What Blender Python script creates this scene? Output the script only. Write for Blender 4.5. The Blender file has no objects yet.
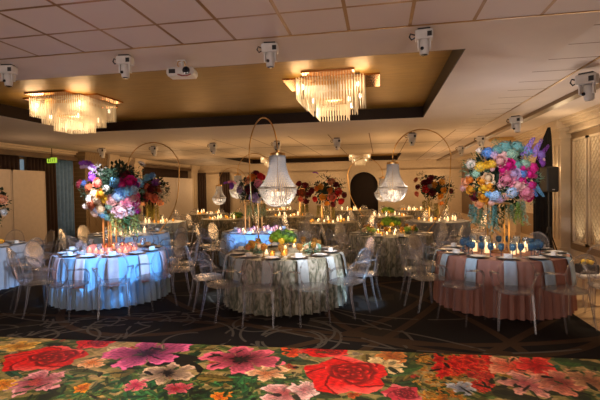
import bpy, math, random
import numpy as np
from mathutils import Vector, Matrix
random.seed(7)
rnd = random.uniform
PI = math.pi
C = bpy.context.scene.collection
sc = bpy.context.scene

# ------------------------------------------------------------------ camera
F = 435.0; EYE = 1.75; ZC = 3.35
yaw = math.atan(80 / F); pit = math.atan(10.7 / F); rol = math.radians(.93)
fw = Vector((-math.sin(yaw) * math.cos(pit), math.cos(yaw) * math.cos(pit), -math.sin(pit)))
rt = Vector((math.cos(yaw), math.sin(yaw), 0)); up = rt.cross(fw)
RT = rt * math.cos(rol) - up * math.sin(rol); UP = up * math.cos(rol) + rt * math.sin(rol)
cd = bpy.data.cameras.new('camera'); cam = bpy.data.objects.new('camera', cd); C.objects.link(cam)
cd.sensor_width = 36; cd.lens = F * 36 / 600; cd.clip_end = 200
M3 = Matrix((RT, UP, -fw)).transposed()
cam.matrix_world = Matrix.Translation((0, 0, EYE)) @ M3.to_4x4()
sc.camera = cam

def at(px, py, z=None, X=None, Y=None):
    d = fw + RT * ((px - 300) / F) + UP * ((200 - py) / F)
    t = (z - EYE) / d.z if z is not None else (X / d.x if X is not None else Y / d.y)
    return Vector((0, 0, EYE)) + d * t

def proj(p):
    q = Vector(p) - Vector((0, 0, EYE)); dd = q.dot(fw)
    return 300 + F * q.dot(RT) / dd, 200 - F * q.dot(UP) / dd

# ------------------------------------------------------------------ materials
MATS = {}
def new_mat(name):
    m = bpy.data.materials.new(name); m.use_nodes = True
    nt = m.node_tree
    for n in list(nt.nodes): nt.nodes.remove(n)
    out = nt.nodes.new('ShaderNodeOutputMaterial')
    MATS[name] = m
    return m, nt, out

def pm(name, col, rough=.5, metal=0, var=.12, scale=8, emit=0, ecol=None, spec=.5, trans=0, bump=0):
    if name in MATS: return MATS[name]
    m, nt, out = new_mat(name)
    b = nt.nodes.new('ShaderNodeBsdfPrincipled')
    b.inputs['Roughness'].default_value = rough; b.inputs['Metallic'].default_value = metal
    b.inputs['Specular IOR Level'].default_value = spec
    tc = nt.nodes.new('ShaderNodeTexCoord'); nz = nt.nodes.new('ShaderNodeTexNoise')
    nz.inputs['Scale'].default_value = scale; nz.inputs['Detail'].default_value = 3
    nt.links.new(tc.outputs['Object'], nz.inputs['Vector'])
    rp = nt.nodes.new('ShaderNodeValToRGB')
    rp.color_ramp.elements[0].position = .3; rp.color_ramp.elements[1].position = .7
    rp.color_ramp.elements[0].color = [c * (1 - var) for c in col] + [1]
    rp.color_ramp.elements[1].color = [min(1, c * (1 + var)) for c in col] + [1]
    nt.links.new(nz.outputs['Fac'], rp.inputs['Fac']); nt.links.new(rp.outputs['Color'], b.inputs['Base Color'])
    if emit:
        b.inputs['Emission Color'].default_value = list(ecol or col) + [1]; b.inputs['Emission Strength'].default_value = emit
    if bump:
        bp = nt.nodes.new('ShaderNodeBump'); bp.inputs['Strength'].default_value = bump
        nt.links.new(nz.outputs['Fac'], bp.inputs['Height']); nt.links.new(bp.outputs['Normal'], b.inputs['Normal'])
    nt.links.new(b.outputs['BSDF'], out.inputs['Surface'])
    return m

def clear_mat(name, tint, gloss=1.0, haze=.06, hcol=(.8, .85, .9), rough=.06):
    """thin clear plastic or glass: see-through, with edges and highlights that reflect"""
    if name in MATS: return MATS[name]
    m, nt, out = new_mat(name)
    tr = nt.nodes.new('ShaderNodeBsdfTransparent'); tr.inputs['Color'].default_value = list(tint) + [1]
    gl = nt.nodes.new('ShaderNodeBsdfGlossy'); gl.inputs['Roughness'].default_value = rough
    lw = nt.nodes.new('ShaderNodeLayerWeight'); lw.inputs['Blend'].default_value = .35
    mul = nt.nodes.new('ShaderNodeMath'); mul.operation = 'MULTIPLY_ADD'
    mul.inputs[1].default_value = .75 * gloss; mul.inputs[2].default_value = .012
    nt.links.new(lw.outputs['Fresnel'], mul.inputs[0])
    m1 = nt.nodes.new('ShaderNodeMixShader'); nt.links.new(mul.outputs[0], m1.inputs[0])
    nt.links.new(tr.outputs[0], m1.inputs[1]); nt.links.new(gl.outputs[0], m1.inputs[2])
    df = nt.nodes.new('ShaderNodeBsdfTranslucent'); df.inputs['Color'].default_value = list(hcol) + [1]
    d2 = nt.nodes.new('ShaderNodeBsdfDiffuse'); d2.inputs['Color'].default_value = list(hcol) + [1]
    md = nt.nodes.new('ShaderNodeMixShader'); md.inputs[0].default_value = .5
    nt.links.new(df.outputs[0], md.inputs[1]); nt.links.new(d2.outputs[0], md.inputs[2])
    m2 = nt.nodes.new('ShaderNodeMixShader'); m2.inputs[0].default_value = haze
    nt.links.new(m1.outputs[0], m2.inputs[1]); nt.links.new(md.outputs[0], m2.inputs[2])
    nt.links.new(m2.outputs[0], out.inputs['Surface'])
    return m

def emis(name, col, s):
    if name in MATS: return MATS[name]
    m, nt, out = new_mat(name)
    e = nt.nodes.new('ShaderNodeEmission'); e.inputs[0].default_value = list(col) + [1]; e.inputs[1].default_value = s
    nt.links.new(e.outputs[0], out.inputs['Surface'])
    return m

class NT:
    """small node-graph helper working on world position"""
    def __init__(s, name):
        s.m, s.nt, s.out = new_mat(name)
        g = s.nt.nodes.new('ShaderNodeNewGeometry'); x = s.nt.nodes.new('ShaderNodeSeparateXYZ')
        s.nt.links.new(g.outputs['Position'], x.inputs[0])
        s.pos = g.outputs['Position']; s.X, s.Y, s.Z = x.outputs
    def mt(s, op, a, b=None, c=None):
        n = s.nt.nodes.new('ShaderNodeMath'); n.operation = op
        for i, v in enumerate((a, b, c)):
            if v is None: continue
            if isinstance(v, (int, float)): n.inputs[i].default_value = v
            else: s.nt.links.new(v, n.inputs[i])
        return n.outputs[0]
    def lines(s, v, x0, p, w):                     # 1 within w of every x0 + k*p
        return s.mt('LESS_THAN', s.mt('PINGPONG', s.mt('SUBTRACT', v, x0), p / 2), w)
    def mix(s, fac, a, b):
        n = s.nt.nodes.new('ShaderNodeMix'); n.data_type = 'RGBA'
        for i, v in ((0, fac), (6, a), (7, b)):
            if isinstance(v, (int, float)): n.inputs[i].default_value = v
            elif isinstance(v, tuple): n.inputs[i].default_value = list(v) + [1]
            else: s.nt.links.new(v, n.inputs[i])
        return n.outputs[2]
    def noise(s, scale, detail=3, vec=None):
        n = s.nt.nodes.new('ShaderNodeTexNoise'); n.inputs['Scale'].default_value = scale; n.inputs['Detail'].default_value = detail
        s.nt.links.new(vec or s.pos, n.inputs['Vector']); return n.outputs['Fac']
    def scaled(s, sx, sy, sz):
        n = s.nt.nodes.new('ShaderNodeVectorMath'); n.operation = 'MULTIPLY'; n.inputs[1].default_value = (sx, sy, sz)
        s.nt.links.new(s.pos, n.inputs[0]); return n.outputs[0]
    def finish(s, col, rough=.5, metal=0, spec=.5):
        b = s.nt.nodes.new('ShaderNodeBsdfPrincipled')
        for k, v in (('Base Color', col), ('Roughness', rough), ('Metallic', metal), ('Specular IOR Level', spec)):
            if isinstance(v, (int, float)): b.inputs[k].default_value = v
            elif isinstance(v, tuple): b.inputs[k].default_value = list(v) + [1]
            else: s.nt.links.new(v, b.inputs[k])
        s.nt.links.new(b.outputs[0], s.out.inputs['Surface']); s.b = b
        return s.m

# ------------------------------------------------------------------ mesh helper
class MB:
    def __init__(s): s.v = []; s.f = []
    def add(s, vs, fs):
        o = len(s.v); s.v += [tuple(p) for p in vs]; s.f += [tuple(i + o for i in f) for f in fs]; return s
    def box(s, x0, x1, y0, y1, z0, z1):
        return s.add([(x, y, z) for x in (x0, x1) for y in (y0, y1) for z in (z0, z1)],
                     [(0, 1, 3, 2), (4, 6, 7, 5), (0, 4, 5, 1), (2, 3, 7, 6), (0, 2, 6, 4), (1, 5, 7, 3)])
    def bevbox(s, x0, x1, y0, y1, z0, z1, b):
        # box with chamfered vertical and top edges
        def ring(d, z): return [(x0 + d, y0 + b, z), (x0 + b, y0 + d, z), (x1 - b, y0 + d, z), (x1 - d, y0 + b, z),
                                (x1 - d, y1 - b, z), (x1 - b, y1 - d, z), (x0 + b, y1 - d, z), (x0 + d, y1 - b, z)]
        vs = ring(b * .6, z0) + ring(0, z0 + b) + ring(0, z1 - b) + ring(b * .6, z1)
        fs = [tuple(range(7, -1, -1)), tuple(range(24, 32))]
        for k in range(3):
            for i in range(8):
                j = (i + 1) % 8; fs.append((k * 8 + i, k * 8 + j, k * 8 + 8 + j, k * 8 + 8 + i))
        return s.add(vs, fs)
    def lathe(s, prof, n=24, c=(0, 0, 0), cap=True):
        vs = []; fs = []
        for r, z in prof:
            for i in range(n):
                a = 2 * PI * i / n; vs.append((c[0] + r * math.cos(a), c[1] + r * math.sin(a), c[2] + z))
        for k in range(len(prof) - 1):
            for i in range(n):
                j = (i + 1) % n; fs.append((k * n + i, k * n + j, (k + 1) * n + j, (k + 1) * n + i))
        if cap:
            if prof[0][0] > 1e-4: fs.append(tuple(range(n - 1, -1, -1)))
            if prof[-1][0] > 1e-4: fs.append(tuple((len(prof) - 1) * n + i for i in range(n)))
        return s.add(vs, fs)
    def tube(s, pts, rad, n=8, closed=False, flat=1.0):
        pts = [Vector(p) for p in pts]; N = len(pts)
        rr = rad if isinstance(rad, (list, tuple)) else [rad] * N
        vs = []; fs = []; ref = None
        for i, p in enumerate(pts):
            if closed: t = pts[(i + 1) % N] - pts[i - 1]
            else: t = pts[min(i + 1, N - 1)] - pts[max(i - 1, 0)]
            t.normalize()
            if ref is None: ref = Vector((0, 0, 1)) if abs(t.z) < .9 else Vector((1, 0, 0))
            a = (ref - t * ref.dot(t)).normalized(); b = t.cross(a); ref = a
            for k in range(n):
                th = 2 * PI * k / n; vs.append(p + (a * math.cos(th) + b * math.sin(th) * flat) * rr[i])
        for i in range(N if closed else N - 1):
            for k in range(n):
                j = (k + 1) % n; i2 = (i + 1) % N
                fs.append((i * n + k, i * n + j, i2 * n + j, i2 * n + k))
        if not closed: fs += [tuple(range(n - 1, -1, -1)), tuple((N - 1) * n + k for k in range(n))]
        return s.add(vs, fs)
    def grid(s, fn, nu, nv):
        vs = [fn(i / nu, j / nv) for j in range(nv + 1) for i in range(nu + 1)]
        fs = [(j * (nu + 1) + i, j * (nu + 1) + i + 1, (j + 1) * (nu + 1) + i + 1, (j + 1) * (nu + 1) + i) for j in range(nv) for i in range(nu)]
        return s.add(vs, fs)
    def mesh(s, name, m, smooth=True):
        me = bpy.data.meshes.new(name); me.from_pydata(s.v, [], s.f)
        if m: me.materials.append(m)
        if smooth:
            me.polygons.foreach_set('use_smooth', [True] * len(me.polygons))
            try: me.set_sharp_from_angle(angle=math.radians(42))
            except Exception: pass
        me.update(); return me

def link(name, me, parent=None, loc=(0, 0, 0), rot=(0, 0, 0), scale=(1, 1, 1), mat=None):
    o = bpy.data.objects.new(name, me); C.objects.link(o)
    o.location = loc; o.rotation_euler = rot; o.scale = scale
    if parent: o.parent = parent
    if mat:
        o.material_slots[0].link = 'OBJECT'; o.material_slots[0].material = mat
    return o
def tag(o, label, cat, group=None, kind=None):
    o['label'] = label; o['category'] = cat
    if group: o['group'] = group
    if kind: o['kind'] = kind
    return o
def thing(name, label, cat, loc=(0, 0, 0), rz=0, group=None):
    o = bpy.data.objects.new(name, None); C.objects.link(o); o.empty_display_size = .1
    o.location = loc; o.rotation_euler = (0, 0, rz)
    return tag(o, label, cat, group)
def struct(name, mb, m, label, parent=None, smooth=False):
    o = link(name, mb.mesh(name, m, smooth), parent)
    if not parent: tag(o, label, name.split('_')[0], None, 'structure')
    return o
# labels that count along a row are settled at the end from where things stand
ROWS = {}
ORD = 'first second third fourth fifth sixth seventh eighth ninth tenth eleventh twelfth thirteenth fourteenth fifteenth sixteenth seventeenth eighteenth nineteenth twentieth'.split()
def in_row(o, key, template, world): ROWS.setdefault((key, template), []).append((proj(world)[0], o))
def settle():
    for (key, tpl), lst in ROWS.items():
        lst.sort(key=lambda t: t[0]); n = len(lst)
        for i, (x, o) in enumerate(lst):
            if n == 1: w = 'the only one'
            elif i == 0: w = 'leftmost'
            elif i == n - 1: w = 'rightmost'
            elif i < n / 2: w = ORD[i] + ' from left'
            else: w = ORD[n - 1 - i] + ' from right'
            o['label'] = tpl.replace('{o}', w)

# ------------------------------------------------------------------ shared materials
gold = pm('brushed_gold', (.55, .33, .12), .28, 1)
brass = pm('antique_brass', (.36, .22, .09), .35, 1)
white_plastic = pm('white_plastic', (.62, .6, .58), .4)
black_plastic = pm('black_plastic', (.012, .012, .013), .5)
plaster = pm('ceiling_plaster', (.62, .52, .45), .75, var=.04, scale=1.5)
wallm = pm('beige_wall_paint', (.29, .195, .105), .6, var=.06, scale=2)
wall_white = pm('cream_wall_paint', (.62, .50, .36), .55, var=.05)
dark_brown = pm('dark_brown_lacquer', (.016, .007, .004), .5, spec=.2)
wood_brown = pm('walnut_panel', (.10, .055, .025), .4, var=.3, scale=3)
acrylic = clear_mat('clear_acrylic', (.965, .97, .985), .9, .055, (.84, .84, .96), .24)
glass = clear_mat('clear_glass', (.93, .94, .95), 1, .04)
blue_glass = clear_mat('blue_glass', (.42, .60, .78), .9, .18, (.25, .50, .75))
amber_glass = clear_mat('amber_glass', (.85, .66, .34), .9, .22, (.85, .58, .2))
rose_glass = clear_mat('rose_glass', (.93, .70, .66), .9, .25, (.95, .5, .42))
lilac_glass = clear_mat('lilac_glass', (.88, .76, .88), .9, .25, (.85, .62, .85))
wax = pm('candle_wax', (.85, .74, .6), .6, emit=2.2, ecol=(1, .56, .25))  # emission puts the candle's warm glow into the wax itself
flame_m = emis('candle_flame', (1, .62, .25), 12)

# ------------------------------------------------------------------ room shell
XL, XR, YB, YF = -11.8, 4.62, 26.5, -4.5
TX0, TX1, TY0, TY1, TZ = -7.6, 1.0, 5.36, 10.36, 3.60
SX0, SX1, SY0, SY1 = -7.6, 1.0, 20.6, 25.6

def arc3(n, p, q, r, w):
    """mask of a circle through three floor points"""
    ax, ay, bx, by, cx, cy = p.x, p.y, q.x, q.y, r.x, r.y
    d = 2 * (ax * (by - cy) + bx * (cy - ay) + cx * (ay - by))
    ux = ((ax * ax + ay * ay) * (by - cy) + (bx * bx + by * by) * (cy - ay) + (cx * cx + cy * cy) * (ay - by)) / d
    uy = ((ax * ax + ay * ay) * (cx - bx) + (bx * bx + by * by) * (ax - cx) + (cx * cx + cy * cy) * (bx - ax)) / d
    return ring(n, ux, uy, math.hypot(ax - ux, ay - uy), w)
def ring(n, cx, cy, r, w):
    dx = n.mt('SUBTRACT', n.X, cx); dy = n.mt('SUBTRACT', n.Y, cy)
    d = n.mt('SQRT', n.mt('ADD', n.mt('MULTIPLY', dx, dx), n.mt('MULTIPLY', dy, dy)))
    return n.mt('LESS_THAN', n.mt('ABSOLUTE', n.mt('SUBTRACT', d, r)), w)
n = NT('swirl_carpet')
fl = lambda x, y: at(x, y, z=0)
wide = []
for a in (((200, 322), (343, 334), (450, 346)), ((300, 345), (343, 334), (402, 312)), ((400, 343), (470, 345), (525, 344)), ((445, 308), (480, 325), (515, 346)),
          ((555, 318), (522, 336), (492, 352)), ((60, 318), (95, 333), (190, 331)), ((330, 300), (370, 285), (420, 281)), ((415, 320), (440, 300), (452, 285))):
    wide.append(arc3(n, fl(*a[0]), fl(*a[1]), fl(*a[2]), .055))
m_w = wide[0]
for w in wide[1:]: m_w = n.mt('MAXIMUM', m_w, w)
thin = []
rr = random.Random(5)
for k in range(20):
    p = fl(rr.uniform(-20, 300), rr.uniform(318, 343)); thin.append(ring(n, p.x, p.y, rr.uniform(.22, .75), .016))
for a in (((150, 322), (260, 318), (330, 322)), ((300, 320), (350, 318), (400, 330)), ((360, 345), (440, 352), (560, 351)), ((0, 312), (60, 322), (130, 320)), ((0, 330), (100, 318), (230, 316)), ((310, 300), (340, 310), (395, 318)), ((310, 305), (350, 316), (390, 335))):
    thin.append(arc3(n, fl(*a[0]), fl(*a[1]), fl(*a[2]), .018))
m_t = thin[0]
for w in thin[1:]: m_t = n.mt('MAXIMUM', m_t, w)
blot = n.mt('GREATER_THAN', n.noise(.9, 1), .56)
dash = n.mt('GREATER_THAN', n.noise(2.2, 2), .47)
col = n.mix(n.noise(60), (.004, .0022, .002), (.008, .005, .0045))
col = n.mix(n.mt('MULTIPLY', blot, n.mt('MULTIPLY', n.mt('LESS_THAN', n.X, .2), .75)), col, (.024, .016, .009))
col = n.mix(n.mt('MULTIPLY', m_w, .8), col, (.055, .027, .011))
col = n.mix(n.mt('MULTIPLY', n.mt('MULTIPLY', m_t, dash), .9), col, (.085, .068, .052))
carpet = n.finish(col, .9, 0, .2)
fm = MB().box(XL, 2.56, YF, YB, -.1, 0)
struct('floor', fm, carpet, 'dark brown carpet with tan swirling bands')
n = NT('oak_parquet')
u = n.mt('ADD', n.X, n.Y); v = n.mt('SUBTRACT', n.X, n.Y)
ln = n.mt('MAXIMUM', n.lines(u, 0, .12, .006), n.lines(v, 0, .42, .006))
col = n.mix(n.noise(3), (.42, .26, .12), (.62, .42, .22))
parquet = n.finish(n.mix(ln, col, (.2, .11, .05)), .35)
struct('floor_parquet', MB().box(2.56, XR, YF, YB, -.1, 0), parquet, 'honey parquet strip along the lattice wall')

# ceiling: front tiles, smooth soffits, side tile row, rear tiles
n = NT('ceiling_tiles')
ln = n.mt('MAXIMUM', n.lines(n.X, -.29, .6, .017), n.lines(n.Y, 4.48, .585, .017))
sheen = n.noise(.8)
tilem = n.finish(n.mix(ln, n.mix(n.noise(1.2), (.56, .46, .43), (.62, .52, .48)), (.25, .11, .02)), n.mt('SUBTRACT', .6, n.mt('MULTIPLY', ln, .3)), n.mt('MULTIPLY', ln, .4))
n = NT('ceiling_side_tiles')
ln = n.mt('MAXIMUM', n.lines(n.X, 2.73, 8, .012), n.lines(n.Y, 4.87, .6, .014))
stile = n.finish(n.mix(ln, (.60, .51, .45), (.18, .09, .03)), .6)
n = NT('ceiling_rear_tiles')
ln = n.mt('MAXIMUM', n.lines(n.X, -.29, 1.2, .016), n.lines(n.Y, 16.0, 12, .06))
rtile = n.finish(n.mix(ln, (.60, .50, .40), (.16, .08, .03)), .6)
T = .5
struct('ceiling', MB().box(XL, 2.13, YF, 4.48, ZC, ZC + T), tilem, 'front ceiling of pinkish tiles with gilt joints')
sf = MB().box(XL, 2.13, 4.48, TY0, ZC, ZC + T).box(XL, TX0, TY0, TY1, ZC, ZC + T).box(TX1, 2.13, TY0, TY1, ZC, ZC + T)
sf.box(XL, 2.13, TY1, 12.8, ZC, ZC + T)
struct('ceiling_soffit', sf, plaster, 'smooth plaster soffit framing the gold tray')
struct('ceiling_rear', MB().box(XL, 2.13, 12.8, SY0, ZC, ZC + T).box(XL, SX0, SY0, SY1, ZC, ZC + T).box(SX1, 2.13, SY0, SY1, ZC, ZC + T).box(XL, 2.13, SY1, YB, ZC, ZC + T), rtile, 'rear ceiling with thin brown joints')
struct('ceiling_side', MB().box(2.13, 2.76, YF, YB, ZC, ZC + T), stile, 'narrow row of ceiling tiles right of the tray')
struct('ceiling_edge', MB().box(2.76, XR, YF, YB, ZC, ZC + T), plaster, 'plain ceiling strip above the lattice wall')
struct('trim_1', MB().box(2.72, 2.75, YF, YB, ZC - .008, ZC), brass, 'thin gilt strip on the right ceiling')
struct('trim_2', MB().box(3.28, 3.46, YF, YB, ZC - .07, ZC), pm('bronze_beam', (.17, .10, .045), .4), 'dark bronze beam along the right ceiling')
struct('trim_3', MB().box(XL, 2.13, 4.47, 4.49, ZC - .006, ZC), brass, 'thin gilt strip closing the front ceiling tiles')
n = NT('gold_leaf_ceiling')
nz = n.noise(1, 5, n.scaled(3, 14, 1)); nz2 = n.noise(1.1, 4)
goldleaf = n.finish(n.mix(nz, (.19, .095, .010), (.40, .215, .028)), n.mt('MULTIPLY_ADD', nz2, .14, .42), .5)
def tray(x0, x1, y0, y1, name, lab):
    struct(name, MB().box(x0 - .02, x1 + .02, y0 - .02, y1 + .02, TZ, TZ + .1), goldleaf, lab + ' gold leaf tray ceiling')
    t = .012
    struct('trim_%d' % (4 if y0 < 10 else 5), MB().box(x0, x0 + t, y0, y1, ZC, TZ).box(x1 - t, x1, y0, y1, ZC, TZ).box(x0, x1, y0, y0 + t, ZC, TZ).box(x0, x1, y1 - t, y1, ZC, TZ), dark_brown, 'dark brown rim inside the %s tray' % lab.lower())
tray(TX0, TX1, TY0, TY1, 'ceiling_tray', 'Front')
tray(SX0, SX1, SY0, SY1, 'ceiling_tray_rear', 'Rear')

# walls
n = NT('damask_wallpaper')
u = n.mt('ADD', n.Y, n.Z); v = n.mt('SUBTRACT', n.Y, n.Z)
ln = n.mt('MAXIMUM', n.lines(u, 0, .16, .012), n.lines(v, 0, .16, .012))
paper = n.finish(n.mix(ln, (.22, .145, .07), (.31, .21, .105)), .55)
n = NT('lattice_screen')
lattice_back = pm('lattice_backing', (.66, .55, .40), .5, var=.05)
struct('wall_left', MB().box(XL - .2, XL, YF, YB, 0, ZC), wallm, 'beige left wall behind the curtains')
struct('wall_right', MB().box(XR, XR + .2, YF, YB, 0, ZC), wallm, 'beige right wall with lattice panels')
bw = MB()
ax0, ax1, azs, ay = at(350, 190, Y=YB).x, at(378, 190, Y=YB).x, 1.9, YB
axc, ar = (ax0 + ax1) / 2, (ax1 - ax0) / 2
bw.box(XL - .2, ax0, YB, YB + .2, 0, ZC).box(ax1, XR + .2, YB, YB + .2, 0, ZC)
K = 14
for k in range(K):
    a0, a1 = PI - PI * k / K, PI - PI * (k + 1) / K
    p = [(axc + ar * math.cos(a0), azs + ar * math.sin(a0)), (axc + ar * math.cos(a1), azs + ar * math.sin(a1))]
    vs = [(x, y, z) for y in (YB, YB + .2) for x, z in (p[0], p[1], (p[1][0], ZC), (p[0][0], ZC))]
    bw.add(vs, [(0, 1, 2, 3), (7, 6, 5, 4), (0, 4, 5, 1), (3, 2, 6, 7)])
struct('wall_back', bw, wall_white, 'cream back wall with an arched doorway')
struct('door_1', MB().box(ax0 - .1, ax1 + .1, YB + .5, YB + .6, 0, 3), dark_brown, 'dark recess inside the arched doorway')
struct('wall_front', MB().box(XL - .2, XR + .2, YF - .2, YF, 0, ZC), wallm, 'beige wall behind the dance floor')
def cornice(name, x_wall, sgn, lab):
    m = MB()
    for d, z0, z1 in ((.10, 3.0, 3.06), (.06, 3.06, 3.16), (.16, 3.16, 3.22), (.24, 3.22, 3.29), (.32, 3.29, ZC - .001)):
        xs = sorted((x_wall, x_wall + sgn * d)); m.box(xs[0], xs[1], YF, YB, z0, z1)
    struct(name, m, wall_white, lab)
cornice('trim_6', XR, -1, 'stepped cream cornice on the right wall')
cornice('trim_7', XL, 1, 'stepped cornice on the left wall')
m = MB()
for d, z0, z1 in ((.07, 2.28, 2.34), (.04, 2.34, 2.66), (.1, 2.66, 2.74), (.16, 2.74, 2.8)): m.box(XL, ax0 - .06, YB - d, YB, z0, z1).box(ax1 + .06, XR, YB - d, YB, z0, z1)
struct('trim_8', m, wall_white, 'white entablature along the back wall')
struct('baseboard_right', MB().box(XR - .03, XR, YF, YB, 0, .18), wall_white, 'cream baseboard of the right wall')
struct('baseboard_left', MB().box(XL, XL + .03, YF, YB, 0, .18), wood_brown, 'brown baseboard of the left wall')
struct('baseboard_back', MB().box(XL, ax0, YB - .03, YB, 0, .18).box(ax1, XR, YB - .03, YB, 0, .18), wall_white, 'cream baseboard of the back wall')

def pilaster(x, y0, y1, sgn, d, lab, mat=wall_white):
    t = thing('pilaster', lab, 'pilaster', (x, (y0 + y1) / 2, 0)); t['kind'] = 'structure'
    h = (y1 - y0) / 2; X = lambda a: sorted((0, sgn * a))
    a = X(d); link('shaft', MB().box(a[0], a[1], -h, h, .2, 2.9).mesh('shaft', mat, False), t)
    m = MB()
    for k in range(3):
        yy = -h * .6 + k * h * .6; a = sorted((sgn * d, sgn * (d + .02))); m.box(a[0], a[1], yy - h * .17, yy + h * .17, .4, 2.75)
    link('fluting', m.mesh('fluting', mat, False), t)
    m = MB()
    for e, z0, z1 in ((.05, 2.9, 2.96), (.02, 2.96, 3.08), (.08, 3.08, 3.15), (.14, 3.15, 3.345)):
        a = X(d + e); m.box(a[0], a[1], -h - e, h + e, z0, z1)
    link('capital', m.mesh('capital', mat, False), t)
    a = X(d + .05); link('plinth', MB().box(a[0], a[1], -h - .05, h + .05, 0, .2).mesh('plinth', mat, False), t)
YX = lambda px, X: at(px, 188, X=X).y
pilaster(XR, 11.75, 12.6, -1, .22, 'cream pilaster right of the black speaker')
pilaster(XR, 15.6, 16.3, -1, .15, 'cream pilaster on the right wall behind the black drape')
pilaster(XR, 21.6, 22.3, -1, .15, 'cream pilaster near the far right corner')
pilaster(XL, 15.2, 16.6, 1, .5, 'broad wallpapered pier beside the blue sheer window', paper)
pilaster(XL, 16.6, 17.0, 1, .6, 'pale fluted pilaster on the far side of the pier', wall_white)
pilaster(XL, 19.0, 19.7, 1, .3, 'pale pilaster between the curtained left windows', wall_white)
pilaster(XL, 25.4, 26.3, 1, .3, 'golden pilaster in the far left corner', wall_white)

# right wall: framed lattice panels
def lattice(y0, y1, z0, z1, lab, grp=None):
    t = thing('lattice_panel', lab, 'wall panel', (XR, (y0 + y1) / 2, 0), 0, grp); t['kind'] = 'structure'
    h = (y1 - y0) / 2
    link('backing', MB().box(-.02, -.001, -h, h, z0, z1).mesh('backing', lattice_back, False), t)
    m = MB(); w = .05
    m.box(-.06, 0, -h, -h + w, z0, z1).box(-.06, 0, h - w, h, z0, z1).box(-.06, 0, -h, h, z0, z0 + w).box(-.06, 0, -h, h, z1 - w, z1)
    link('frame', m.mesh('frame', wall_white, False), t)
    m = MB(); p = .15; H = z1 - z0; hw = h - w; k = -int((H + 2 * hw) / p) - 1
    for s in (1, -1):
        c = -hw - H - p
        while c < hw + H + p:
            # line y = c + s*(z - z0) clipped to the panel
            ts = sorted((s * (-hw - c), s * (hw - c))); a, b = max(ts[0], 0), min(ts[1], H)
            if b - a > .03:
                q = .008
                P = [(c + s * a, z0 + a), (c + s * b, z0 + b)]
                nx, nz_ = -(P[1][1] - P[0][1]), (P[1][0] - P[0][0]); L = math.hypot(nx, nz_); nx, nz_ = nx / L * q, nz_ / L * q
                ring_ = [(P[0][0] + nx, P[0][1] + nz_), (P[1][0] + nx, P[1][1] + nz_), (P[1][0] - nx, P[1][1] - nz_), (P[0][0] - nx, P[0][1] - nz_)]
                m.add([(-.030, y, z) for y, z in ring_] + [(-.02, y, z) for y, z in ring_], [(0, 1, 2, 3), (0, 4, 5, 1), (1, 5, 6, 2), (2, 6, 7, 3), (3, 7, 4, 0)])
            c += p
    link('lattice_bars', m.mesh('lattice_bars', pm('gilded_lattice', (.56, .45, .31), .5), False), t)
lattice(10.78, 11.5, .35, 2.85, 'diamond lattice wall panel beside the cream pilaster')
lattice(9.95, 10.68, .35, 2.85, 'diamond lattice wall panel at the frame edge')
lattice(9.1, 9.85, .35, 2.85, 'diamond lattice wall panel just outside the frame')
lattice(13.6, 15.3, .9, 2.8, 'wide pale lattice panel behind the black drape')
def framed(y0, y1, z0, z1, lab, mat):
    t = thing('panel', lab, 'wall panel', (XR, (y0 + y1) / 2, 0)); t['kind'] = 'structure'; h = (y1 - y0) / 2; w = .06
    link('field', MB().box(-.02, 0, -h, h, z0, z1).mesh('field', mat, False), t)
    link('moulding', MB().box(-.05, 0, -h, -h + w, z0, z1).box(-.05, 0, h - w, h, z0, z1).box(-.05, 0, -h, h, z0, z0 + w).box(-.05, 0, -h, h, z1 - w, z1).mesh('moulding', wall_white, False), t)
framed(16.6, 18.8, .3, 2.8, 'pale framed wall panel right of the tall pink-table flowers', wall_white)
framed(19.1, 21.4, .3, 2.8, 'pale framed wall panel further along the right wall', wall_white)
framed(23.0, 26.2, .2, 2.95, 'walnut wall panel in the far right corner', wood_brown)

# curtains
def curtain(name_lab, p0, p1, z0, z1, mat, amp=.06, pitch=.16):
    p0, p1 = Vector(p0), Vector(p1); L = (p1 - p0).length; d = (p1 - p0) / L; nrm = Vector((-d.y, d.x, 0))
    def fn(u_, v_):
        s = u_ * L; ph = s / pitch * 2 * PI; a = amp * (.75 + .35 * v_) * math.sin(ph + .7 * math.sin(s * 3.1))
        p = p0 + d * s + nrm * a; return (p.x, p.y, z1 + (z0 - z1) * v_)
    m = MB().grid(fn, max(24, int(L / pitch * 10)), 6)
    o = link('curtain', m.mesh('curtain', mat), None); sol = o.modifiers.new('thick', 'SOLIDIFY'); sol.thickness = .006
    return tag(o, name_lab, 'curtain')
brown_cur = pm('brown_velvet', (.050, .025, .016), .8)
grey_cur = pm('slate_curtain', (.075, .085, .10), .8)
sheer = pm('blue_sheer', (.13, .26, .50), .7)
XC = XL + .16
curtain('dark brown pleated curtain above the white screens, nearest stretch', (XC, 9.5, 0), (XC, 12.45, 0), .02, 3.0, brown_cur)
curtain('dark brown pleated curtain above the second white screen', (XC, 12.75, 0), (XC, 14.0, 0), .02, 3.0, brown_cur)
curtain('blue-grey sheer curtain under the nearer green exit sign', (XC, 14.05, 0), (XC, 14.95, 0), .02, 3.0, sheer, .05, .2)
curtain('slate curtain beside the wallpapered pier', (XC, 17.15, 0), (XC, 18.0, 0), .02, 3.0, grey_cur)
curtain('dark brown curtain above the far cream screen', (XC, 20.0, 0), (XC, 25.2, 0), .02, 3.0, brown_cur)
c0, c1 = at(190, 190, Y=YB).x, at(208, 190, Y=YB).x
curtain('dark brown curtain at the left end of the back wall', (max(c0, XL + .35), YB - .25, 0), (c1, YB - .25, 0), .02, 2.9, brown_cur)
c0, c1 = at(221, 190, Y=YB).x, at(231, 190, Y=YB).x
curtain('narrow dark drape on the back wall left of the flowers', (c0, YB - .25, 0), (c1, YB - .25, 0), .02, 2.9, brown_cur)
c0 = at(470, 190, X=XR).y
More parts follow.
